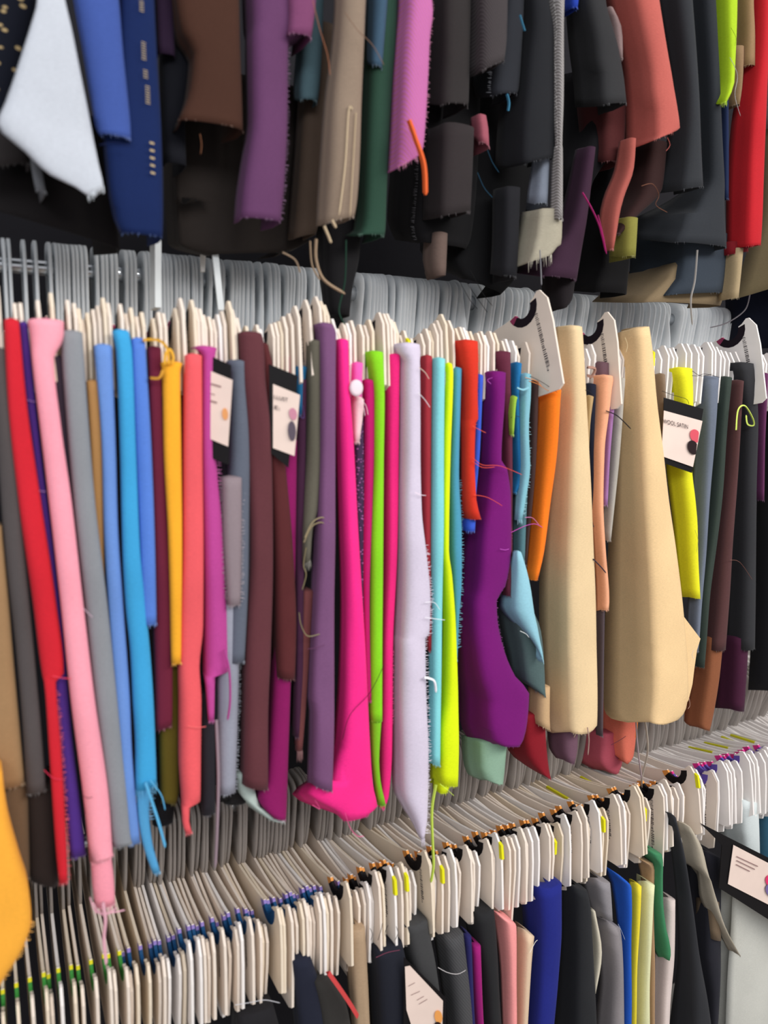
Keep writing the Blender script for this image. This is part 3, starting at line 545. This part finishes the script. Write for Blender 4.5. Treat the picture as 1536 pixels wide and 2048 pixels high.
fab('vivid purple large swatch with a scooped right edge', (118, 22, 112), [(746, 953, 1008), (800, 962, 1006), (920, 958, 998), (936, 955, 1010), (1000, 940, 1018), (1100, 921, 1019), (1170, 917, 1008), (1200, 915, 990), (1240, 914, 992), (1300, 915, 1006), (1350, 917, 1028), (1384, 918, 1056), (1440, 920, 1052), (935, 1475, 1044, 1476), (965, 1488, 1036, 1489)], -.004, fr=(990, 1300, .004), hem=.6,
    th=[((200, 90, 200), [(985, 755), (975, 760), (982, 768)]), ((190, 90, 190), [(1000, 1098), (1010, 1100), (1018, 1098)])])
fab('maroon swatch showing above and beside the purple one', (100, 44, 62), [(706, 968, 1016), (760, 980, 1016), (850, 1000, 1022), (1100, 1004, 1022), (1190, 1004, 1019)], .006)
fab('ocean blue narrow swatch between maroon and pale aqua', (34, 112, 166), [(728, 1018, 1040), (800, 1022, 1036), (880, 1022, 1040), (950, 1024, 1044), (985, 1022, 1032)], .004, th=[((40, 40, 40), [(1022, 835), (1030, 832), (1040, 834)])])
fab('small spring green swatch in front of the ocean blue one', (152, 192, 66), [(795, 1014, 1032), (805, 1015, 1030), (870, 1018, 1026)], -.002)
fab('powder blue rolled swatch with a ragged wider end', (130, 186, 200), [(750, 1034, 1058), (775, 1034, 1058), (860, 1034, 1054), (930, 1033, 1056), (1000, 1030, 1048), (1040, 1028, 1042)], -.006, fr=(840, 1030, .006), hem=2,
    th=[((140, 196, 210), [(1034, 776), (1046, 780), (1058, 775)], 0, .0016)])
fab('muted teal frayed swatch under the powder blue one', (84, 122, 130), [(940, 1022, 1052), (1050, 1024, 1048), (1120, 1024, 1046)], .004, fr=(960, 1110, .004), th=[((200, 80, 180), [(1022, 1065), (1050, 1052), (1070, 1048), (1085, 1055)]), ((220, 130, 180), [(1050, 1035), (1065, 1036), (1078, 1050)])])
fab('dark chocolate swatch left of the orange one', (66, 46, 44), [(764, 1055, 1074), (900, 1052, 1070), (1050, 1046, 1058), (1130, 1045, 1052)], .006)
fab('orange swatch with orange threads at its top', (246, 124, 32), [(780, 1072, 1116), (800, 1073, 1114), (900, 1068, 1108), (1000, 1062, 1096), (1100, 1054, 1084), (1050, 1158, 1072, 1158)], -.002, hem=.4,
    th=[((230, 140, 70), [(1058, 762), (1075, 768), (1090, 778), (1098, 782)]), ((230, 140, 70), [(1050, 755), (1072, 762), (1085, 775)]), ((60, 50, 50), [(1060, 752), (1085, 765), (1115, 785)])])
fab('light blue cone-shaped swatch opening over a dark teal lining', (150, 202, 218), [(1105, 1026, 1042), (1140, 1018, 1052), (1180, 1006, 1060), (998, 1210, 1066, 1225), (1008, 1228, 1072, 1250), (1032, 1250, 1078, 1280), (1060, 1276, 1084, 1305), (1078, 1305, 1087, 1325)], -.012, flat=.18,  th=[((235, 240, 240), [(1040, 1262), (1052, 1268), (1058, 1275)])])
fab('dark teal lining swatch hanging under the light blue cone', (84, 104, 104), [(1195, 992, 1050), (1260, 1002, 1078), (1320, 1015, 1084), (1018, 1345, 1086, 1375), (1055, 1370, 1085, 1392)], .004)
fab('first tall beige swatch, smooth and widening downward', (232, 204, 160), [(655, 1108, 1158), (672, 1110, 1160), (800, 1112, 1168), (900, 1102, 1174), (1000, 1091, 1180), (1100, 1082, 1184), (1200, 1078, 1188), (1300, 1078, 1190), (1400, 1080, 1192), (1084, 1456, 1191, 1448), (1105, 1466, 1175, 1462)], -.010, wob=.5, th=[((210, 190, 160), [(1155, 1462), (1148, 1475)]), ((190, 160, 150), [(1175, 1455), (1178, 1480), (1176, 1510)], 0, .001)])
fab('tan swatch corner showing left of the first tall beige', (198, 164, 124), [(1370, 1056, 1095), (1430, 1052, 1095), (1054, 1440, 1096, 1458)], .006)
fab('peach rolled swatch between the two tall beige ones', (240, 172, 134), [(753, 1176, 1219), (762, 1177, 1220), (776, 1179, 1217), (850, 1183, 1208), (900, 1178, 1203), (1000, 1180, 1202), (1100, 1188, 1207), (1200, 1192, 1214), (1192, 1222, 1213, 1217)], -.004, th=[((40, 40, 60), [(1186, 1118), (1200, 1132), (1212, 1146)], 0, .001), ((40, 36, 40), [(1165, 780), (1178, 782), (1190, 795)])])
fab('brown-mauve swatch top above the peach one', (106, 78, 86), [(727, 1168, 1212), (770, 1170, 1212)], .008, th=[((170, 130, 115), [(1175, 735), (1190, 738), (1184, 752), (1174, 750)], 0, .0025)])
fab('small tan swatch left of the peach one', (178, 150, 106), [(794, 1163, 1183), (850, 1166, 1178), (920, 1170, 1176)], .004)
fab('midnight navy sliver beside the peach swatch', (32, 36, 52), [(770, 1160, 1186), (900, 1168, 1184), (1050, 1176, 1190)], .010)
fab('lilac narrow swatch right of the peach one', (164, 118, 170), [(784, 1206, 1226), (900, 1206, 1218), (1010, 1200, 1212)], .002, th=[((30, 28, 36), [(1212, 822), (1235, 832), (1262, 858)], .004, .0009)])
fab('sheer grey swatch left of the second tall beige', (176, 170, 160), [(758, 1214, 1244), (850, 1214, 1238), (950, 1210, 1230), (1080, 1202, 1218)], .006, fr=(760, 1080, .003))
fab('taupe strip between the two tall beige swatches', (84, 72, 76), [(1180, 1190, 1206), (1400, 1192, 1204), (1470, 1192, 1203)], .006)
b2, b2o = fab('second tall beige swatch, the widest, with a pointed right corner', (238, 204, 154), [(1232, 667, 1292, 654), (1234, 700, 1298, 695), (1232, 800, 1308, 800), (1226, 900, 1322, 900), (1222, 1000, 1334, 1000), (1216, 1100, 1349, 1100), (1212, 1200, 1361, 1196), (1209, 1270, 1368, 1270), (1208, 1330, 1373, 1330), (1207, 1385, 1374, 1380), (1208, 1418, 1369, 1415), (1222, 1437, 1354, 1436), (1255, 1445, 1330, 1444)], -.012, wob=.5, hem=.3,
    th=[((245, 225, 180), [(1250, 675), (1255, 690), (1252, 705)]), ((230, 225, 220), [(1388, 1300), (1384, 1310), (1388, 1318)]), ((190, 160, 150), [(1378, 1395), (1380, 1410), (1376, 1418)])])
prism('torn_corner', [P(x, y, .002) for x, y in ((1356, 1205), (1366, 1232), (1384, 1256), (1400, 1277), (1393, 1300), (1388, 1335), (1384, 1368), (1376, 1400), (1362, 1422))], .001, b2.data.materials[0], b2, b2o)
fab('grey-brown sliver right of the second tall beige', (136, 116, 96), [(750, 1305, 1324), (850, 1314, 1328), (920, 1320, 1328)], .004)
fab('bright yellow swatch behind the large black label card', (236, 232, 40), [(738, 1311, 1379), (790, 1325, 1380), (930, 1332, 1377), (1000, 1340, 1384), (1050, 1346, 1388), (1100, 1350, 1389), (1359, 1194, 1394, 1195)], .0, wob=.4, fr=(940, 1150, .003), hem=.4, th=[((30, 30, 30), [(1324, 782), (1345, 790), (1372, 798), (1378, 808)]), ((225, 230, 90), [(1390, 1060), (1396, 1080), (1393, 1105)])])
fab('blue-grey swatch right of the yellow one', (108, 116, 132), [(755, 1378, 1431), (850, 1388, 1424), (1000, 1382, 1412), (1150, 1378, 1402), (1300, 1370, 1390)], .006, th=[((20, 20, 20), [(1378, 750), (1395, 752), (1410, 748), (1440, 755)]), ((20, 20, 20), [(1385, 742), (1402, 752), (1425, 748)])])
fab('dark bottle green swatch right of the blue-grey one', (54, 64, 58), [(756, 1426, 1456), (900, 1416, 1444), (1050, 1402, 1430), (1200, 1385, 1412), (1330, 1376, 1400)], .004)
fab('cocoa brown swatch with fuzzy right edge', (86, 56, 56), [(763, 1452, 1479), (780, 1450, 1478), (900, 1440, 1471), (1100, 1416, 1458), (1200, 1404, 1452), (1296, 1394, 1446)], .0, fr=(800, 1290, .003))
fab('rust brown swatch end under the cocoa one', (140, 86, 58), [(1270, 1386, 1440), (1350, 1380, 1432), (1368, 1442, 1416, 1446), (1380, 1452, 1412, 1458)], .008)
fab('wide black swatch at the right of the middle row', (50, 50, 53), [(728, 1434, 1500), (760, 1446, 1504), (850, 1462, 1509), (1000, 1458, 1506), (1150, 1452, 1506), (1294, 1448, 1504)], -.002, wob=.5, th=[((215, 235, 110), [(1472, 860), (1476, 820), (1490, 812), (1505, 835), (1508, 850), (1495, 848), (1492, 830)], .002, .0014), ((120, 80, 70), [(1460, 1120), (1480, 1125), (1505, 1160)])])
fab('aubergine swatch end below the wide black one', (70, 30, 54), [(1270, 1432, 1492), (1350, 1432, 1488), (1430, 1416, 1484, 1420)], .008)
fab('plum swatch between the two black ones at the right', (96, 46, 84), [(748, 1502, 1528), (900, 1508, 1524), (1000, 1506, 1522)], .004, th=[((225, 215, 225), [(1500, 765), (1512, 772), (1525, 780)])])
fab('black swatch cut by the right edge, middle row', (40, 40, 44), [(765, 1520, 1660), (1000, 1514, 1660), (1200, 1506, 1660), (1496, 1380, 1660, 1388)], .0, wob=.5)
# ends that hang lower, behind the middle row
fab('sage green swatch end under the purple one', (140, 172, 150), [(1470, 922, 1012), (1520, 926, 1008), (935, 1548, 1004, 1562), (960, 1560, 1003, 1563)], .02)
fab('dark red swatch tip under the dark teal lining', (136, 26, 38), [(1420, 1012, 1085), (1470, 1012, 1088), (1016, 1500, 1092, 1515), (1050, 1530, 1097, 1552), (1080, 1548, 1098, 1556)], .02)
fab('mauve swatch end under the first tall beige', (112, 80, 96), [(1450, 1094, 1152), (1495, 1098, 1150), (1112, 1516, 1142, 1524)], .02)
fab('rose pink swatch end under the taupe strip', (182, 84, 100), [(1455, 1148, 1245), (1500, 1148, 1244), (1150, 1515, 1240, 1530), (1185, 1538, 1232, 1545)], .125)
fab('coral swatch end under the second tall beige', (236, 124, 102), [(1330, 1200, 1272), (1400, 1198, 1272), (1470, 1198, 1268), (1208, 1490, 1262, 1510), (1232, 1512, 1250, 1526)], .10, th=[((70, 40, 60), [(1222, 1490), (1240, 1480), (1252, 1472)])])
fab('small orange scrap beside the coral end', (242, 140, 66), [(1410, 1246, 1272), (1470, 1246, 1268)], .10, th=[((190, 180, 165), [(1290, 1440), (1296, 1500), (1284, 1560), (1290, 1600)], .03, .002), ((190, 170, 175), [(1272, 1440), (1276, 1500), (1284, 1560)], .03, .0015)])
fab('black scrap under the sky blue tails', (26, 24, 26), [(1500, 296, 340), (1580, 300, 352), (305, 1650, 345, 1640)], .03)
fab('black end under the pale steel swatch', (30, 27, 28), [(1520, 430, 520), (1580, 432, 510), (440, 1605, 490, 1600)], .03)
fab('glowing orange-yellow swatch at the lower left edge', (250, 176, 62), [(1540, -90, 4), (1620, -90, 14), (1720, -90, 40), (1780, -90, 58), (1840, -90, 63), (1890, -90, 48), (1940, -90, 16), (1975, -90, -5)], -.05, fr=(1840, 1960, .004))
# ---- lower row
fab('black swatch end at the bottom edge, left of centre', (34, 33, 36), [(2004, 464, 545), (2060, 462, 560), (2150, 462, 575)], .01, hem=0, th=[((200, 200, 205), [(470, 2010), (500, 2005), (530, 2000), (560, 2006)])])
fab('navy-black swatch beside the proud cream hanger', (34, 37, 52), [(1905, 572, 618), (1970, 578, 640), (2060, 588, 655), (2150, 596, 668)], .006, hem=0)
fab('olive black swatch under the white card hangers', (52, 50, 48), [(1948, 616, 655), (2000, 622, 690), (2080, 630, 705), (2150, 640, 712)], .0, hem=0, th=[((200, 70, 70), [(655, 1945), (680, 1980), (700, 2010), (715, 2035)], .01, .0035)])
fab('crumpled beige swatch with a red strip, bottom centre-left', (176, 150, 122), [(1850, 690, 728), (1950, 694, 734), (2050, 700, 738), (2150, 705, 742)], .004, hem=0, fold=.3)
fab('black swatch with a spiky frayed top edge', (32, 34, 44), [(1878, 726, 802), (1950, 732, 816), (2050, 740, 822), (2150, 745, 832)], -.002, hem=0, th=[((30, 30, 38), [(742, 1880), (745, 1868), (740, 1856)]), ((30, 30, 38), [(756, 1880), (762, 1860), (765, 1846)]), ((30, 30, 38), [(775, 1880), (770, 1866), (776, 1850)]), ((30, 30, 38), [(790, 1880), (796, 1866), (792, 1852)]), ((120, 60, 80), [(752, 1915), (775, 1905), (800, 1900)])])
fab('charcoal swatch behind the small cream label card', (66, 66, 67), [(1835, 788, 852), (1860, 795, 856), (1920, 806, 868), (2000, 850, 878), (2150, 868, 892)], -.004, hem=0)
fab('grey striped swatch with a loose white thread', (80, 80, 82), [(1862, 866, 924), (1900, 872, 928), (1990, 884, 938), (2060, 892, 944), (2150, 900, 952)], -.004, 'twill', (70, 70, 72), sc=100, hem=0, th=[((205, 200, 200), [(876, 1935), (895, 1945), (915, 1948), (932, 1940)])])
fab('navy sliver left of the magenta swatch, bottom', (40, 38, 92), [(1868, 920, 940), (2000, 930, 946), (2150, 944, 955)], .0, hem=0)
fab('deep magenta narrow swatch in the lower row', (158, 32, 116), [(1886, 934, 958), (2000, 944, 962), (2150, 956, 972)], .002, hem=0)
fab('black swatch left of the salmon pink one, lower row', (40, 40, 42), [(1812, 924, 984), (1850, 932, 988), (1950, 952, 994), (2050, 960, 1000), (2150, 968, 1006)], .0, hem=0)
fab('salmon pink folded swatch in the lower row', (250, 160, 158), [(965, 1812, 1026, 1842), (985, 1840, 1028, 1846), (1000, 1950, 1029, 1950), (1006, 2150, 1030, 2150)], -.004, hem=0)
fab('light beige folded swatch right of the salmon pink one', (226, 198, 168), [(1030, 1852, 1064, 1868), (1030, 1900, 1060, 1900), (1030, 2000, 1054, 2000), (1026, 2150, 1048, 2150)], .0, hem=0, th=[((240, 235, 225), [(1060, 1905), (1070, 1885), (1075, 1880)])])
fab('deep navy blue broad swatch in the lower row', (34, 42, 128), [(1762, 1038, 1120), (1850, 1046, 1120), (1950, 1046, 1114), (2050, 1040, 1104), (2150, 1032, 1094)], -.008, hem=0, flat=.3)
fab('broad black swatch right of the navy blue one, lower row', (40, 41, 44), [(1118, 1768, 1168, 1775), (1118, 1800, 1176, 1805), (1118, 1850, 1180, 1850), (1112, 1950, 1186, 1950), (1106, 2050, 1190, 2050), (1098, 2150, 1192, 2150)], -.006, hem=0, flat=.3)
fab('grey folded swatch in two tiers, upper tier', (142, 138, 142), [(1160, 1755, 1214, 1760), (1170, 1790, 1217, 1790), (1182, 1832, 1220, 1835)], -.006, hem=.3)
fab('grey folded swatch in two tiers, long lower tier', (144, 138, 140), [(1180, 1828, 1236, 1852), (1186, 1880, 1240, 1880), (1200, 1950, 1242, 1950), (1190, 2050, 1244, 2050), (1185, 2150, 1246, 2150)], .0, hem=0, th=[((170, 180, 200), [(1236, 1848), (1242, 1860), (1250, 1880)])])
fab('cream scrap between black and grey, lower row', (214, 206, 186), [(1820, 1176, 1188), (1900, 1182, 1200), (1985, 1184, 1190)], .006, hem=0)
fab('royal blue swatch in the lower row', (36, 92, 196), [(1203, 1728, 1254, 1764), (1222, 1765, 1257, 1770), (1234, 1850, 1258, 1850), (1238, 1950, 1258, 1950), (1236, 2150, 1254, 2150)], -.002, hem=0)
fab('bright yellow narrow swatch, lower row', (244, 224, 60), [(1258, 1764, 1277, 1768), (1258, 1850, 1275, 1850), (1254, 1950, 1270, 1950), (1250, 2150, 1266, 2150)], .0, hem=0)
fab('pale yellow rolled swatch, lower row', (232, 232, 184), [(1272, 1762, 1302, 1764), (1272, 1850, 1298, 1850), (1266, 1950, 1294, 1950), (1262, 2150, 1290, 2150)], -.003, hem=0)
fab('camel folded swatch behind the pale yellow one', (176, 142, 108), [(1240, 1706, 1300, 1722), (1275, 1722, 1302, 1735), (1290, 1850, 1304, 1850), (1290, 2150, 1306, 2150)], .004, hem=0)
fab('forest green stocking-shaped swatch in the lower row', (66, 134, 92), [(1258, 1690, 1318, 1704), (1262, 1700, 1320, 1712), (1300, 1722, 1320, 1730), (1303, 1800, 1321, 1800), (1303, 1860, 1326, 1855), (1306, 1895, 1334, 1890), (1316, 1914, 1334, 1915)], -.008, hem=0)
fab('blush white swatch under the forest green one', (226, 210, 204), [(1795, 1318, 1346), (1890, 1306, 1344), (2000, 1302, 1336), (2150, 1298, 1330)], .006, hem=0, flat=.25)
fab('long black swatch widening to the bottom edge, lower right', (48, 49, 53), [(1328, 1622, 1346, 1632), (1342, 1700, 1362, 1700), (1352, 1800, 1376, 1800), (1356, 1900, 1392, 1900), (1345, 2000, 1412, 2000), (1325, 2150, 1432, 2150)], -.010, hem=0)
fab('crumpled khaki swatch hanging over the black one, lower right', (184, 174, 156), [(1354, 1642, 1376, 1652), (1360, 1700, 1398, 1690), (1362, 1722, 1408, 1730), (1394, 1740, 1416, 1760), (1398, 1790, 1432, 1800), (1418, 1830, 1446, 1850), (1440, 1870, 1462, 1885), (1456, 1900, 1474, 1906)], -.014, fold=.35, wob=2)
fab('dark navy swatch behind the crumpled khaki one', (42, 42, 50), [(1370, 1690, 1436, 1712), (1370, 1760, 1438, 1770), (1372, 1900, 1436, 1900), (1400, 2000, 1432, 2000), (1405, 2150, 1428, 2150)], .004, hem=0)
fab('brown square-cut swatch end under the khaki one', (122, 104, 84), [(1392, 1795, 1432, 1800), (1392, 1876, 1437, 1874)], -.002, hem=0)
fab('pale grey-green rolled swatch top above the large label card', (214, 222, 222), [(1436, 1592, 1510, 1602), (1438, 1650, 1514, 1650), (1444, 1690, 1516, 1730), (1450, 1720, 1518, 1760)], -.004, hem=0)
fab('light blue swatch at the right edge, lower row', (112, 186, 226), [(1511, 1624, 1660, 1660), (1512, 1700, 1660, 1720), (1514, 1780, 1660, 1800)], .002, hem=0)
fab('wide pale grey swatch filling the lower right corner', (206, 206, 198), [(1440, 1762, 1700, 1830), (1436, 1850, 1700, 1880), (1428, 1950, 1700, 1970), (1420, 2150, 1700, 2180)], .0, hem=0, flat=.1, wob=1, fold=.08, kk=.15)
# ------------------------------------------------------------ selvedge marks on the navy swatch
def decal(name, quads, col, parent, org):
    vs, fs = [], []
    for q in quads:
        k = len(vs); vs += [p-org for p in q]; fs.append((k, k+1, k+2, k+3))
    return link(name, mesh(name, vs, fs, mat('ink', col, rough=.7)), parent)
qs = []
for (y0, y1, x) in ((2, 26, 283), (84, 122, 287), (140, 156, 291), (172, 208, 295), (284, 344, 304)):
    y = y0; stp = 4.2 if y0 < 250 else 13
    while y < y1:
        qs.append([P(x+dx+(y-y0)*.03, y+dy, -.0035) for dx, dy in ((-4.5, -1.5), (4.5, 1.5), (4.5, 3.0 if stp < 6 else 5.5), (-4.5, 0 if stp < 6 else 3))]); y += stp*1.15
decal('selvedge_print', qs, (180, 160, 120), nv, nvo)['label'] = 'column of gold printed selvedge marks'
# ------------------------------------------------------------ black sample label cards
def label_card(label, outer, inner, Yl, Yr, prints=(), text=(), slot=None, dots=()):
    xs = [p[0] for p in outer]; a, b = min(xs), max(xs)
    def Q(x, y, f=0): return P(x, y, Yl+(Yr-Yl)*(x-a)/(b-a)-f)
    org = Q((a+b)/2, outer[0][1]); o = bpy.data.objects.new('label_card', None); C.objects.link(o); o.location = org; tag(o, label, 'label card')
    prism('backing', [Q(*p) for p in outer], .0012, mat('card', (22, 20, 22), rough=.5), o, org)
    prism('paper_label', [Q(*p, .0016) for p in inner], .0008, mat('card', (238, 216, 204), rough=.6), o, org)
    for (cx, cyy, rx, ry, c, clipx, f) in dots:
        pts = []
        for k in range(18):
            t = math.tau*k/18; x = cx+rx*math.cos(t); y = cyy+ry*math.sin(t)
            pts.append(Q(min(x, clipx+(cyy-y)*.12), y+.28*(x-cx), f))
        prism('printed_dot', pts, .0001, mat('ink', c, rough=.6), o, org)
    if prints: 
        vs, fs = [], []
        for (x0, y0, x1, y1, h) in prints:
            k = len(vs); vs += [Q(x0, y0, .0028)-org, Q(x1, y1, .0028)-org, Q(x1, y1+h, .0028)-org, Q(x0, y0+h, .0028)-org]; fs.append((k, k+1, k+2, k+3))
        link('printed_lines', mesh('printed_lines', vs, fs, mat('ink', (150, 120, 118), rough=.6)), o)
    for (s, x0, y0, x1, y1, h) in text:
        cu = bpy.data.curves.new('printed_text', 'FONT'); cu.body = s; cu.size = 1; cu.extrude = .01
        tmp = bpy.data.objects.new('t', cu); C.objects.link(tmp); bpy.context.view_layer.update()
        me = bpy.data.meshes.new_from_object(tmp); C.objects.unlink(tmp); bpy.data.objects.remove(tmp)
        xs2 = [v.co.x for v in me.vertices]; w0, w1 = min(xs2), max(xs2)
        A, B = Q(x0, y0, .003), Q(x1, y1, .003); U = (Q(x0, y0-h, .003)-A)
        nrm = (B-A).cross(U).normalized()
        for v in me.vertices:
            q = A+(B-A)*((v.co.x-w0)/(w1-w0))+U*(v.co.y/.72)+nrm*(v.co.z*.003); v.co = q-org
        me.name = 'printed_text'; me.materials.clear(); me.materials.append(mat('ink', (70, 56, 58), rough=.6)); link('printed_text', me, o)
    return o
label_card('black-backed label card reading WOOL SATIN, over the yellow swatch', [(1328, 795), (1407, 818), (1384, 946), (1325, 925)], [(1328, 821), (1405, 842), (1386, 934), (1323, 912)], -.004, -.022,
    text=[('WOOL SATIN', 1326, 846, 1376, 858, 9)], dots=[(1391, 872, 11, 13, (222, 90, 104), 1397, .0030), (1386, 895, 11, 14, (40, 26, 28), 1393, .0034)])
label_card('black-backed label card between the maroon and olive swatches', [(538, 728), (596, 752), (590, 800), (577, 936), (540, 905)], [(546, 768), (600, 790), (589, 912), (546, 896)], .0, -.012,
    text=[('LLUST', 548, 797, 576, 804, 8), ('E:', 549, 818, 560, 821, 8)], dots=[(586, 828, 8, 12, (205, 140, 160), 594, .003), (584, 862, 8, 20, (95, 84, 96), 592, .0034)])
label_card('cream label card on black backing beside the orchid magenta swatch', [(426, 714), (462, 730), (458, 930), (420, 915)], [(421, 742), (465, 760), (456, 893), (418, 877)], .0, -.012,
    prints=[(422, 766, 442, 772, 3), (421, 786, 430, 789, 1.5), (421, 800, 434, 804, 3)], dots=[(450, 828, 6, 12, (235, 165, 105), 459, .003)])
label_card('cream label card with an orange dot at the bottom edge', [(808, 1915), (892, 1996), (892, 2150), (806, 2150)], [(810, 1934), (820, 1932), (886, 2002), (884, 2080), (832, 2080), (813, 2020)], -.01, -.026,
    prints=[(817, 1972, 830, 1965, 1.2), (822, 1990, 840, 1982, 1.2), (834, 2000, 848, 1992, 1.2), (838, 2008, 855, 1998, 1.2)], dots=[(877, 2034, 8, 13, (240, 165, 90), 885, .003), (877, 2056, 9, 12, (45, 30, 30), 885, .0034)])
label_card('large black-bordered label card at the lower right edge', [(1400, 1646), (1640, 1768), (1640, 1905), (1438, 1776), (1444, 1690)], [(1467, 1690), (1640, 1780), (1640, 1862), (1456, 1768)], -.012, -.05,
    prints=[(1473, 1712, 1516, 1732, 2), (1473, 1720, 1510, 1738, 2), (1472, 1728, 1500, 1742, 2)], dots=[(1545, 1764, 14, 14, (225, 60, 110), 1700, .003), (1545, 1782, 14, 14, (120, 105, 155), 1700, .0034)])
# round white button on a pale strip beside the hot pink swatch
b = P(712, 776, -.006)
vs, fs = [], []
for (r, y) in ((.0, -.003), (.0055, -.003), (.0085, -.0022), (.0088, 0), (.0085, .002), (0, .002)):
    for k in range(16): vs.append((r*math.cos(k*math.tau/16), y, r*1.15*math.sin(k*math.tau/16)))
for i in range(5):
    for k in range(16): fs.append((i*16+k, i*16+(k+1) % 16, (i+1)*16+(k+1) % 16, (i+1)*16+k))
tag(link('plastic_button', mesh('plastic_button', vs, fs, mat('plastic', (240, 220, 228), rough=.4), True), None, b), 'round white button clip beside the hot pink swatch', 'button')
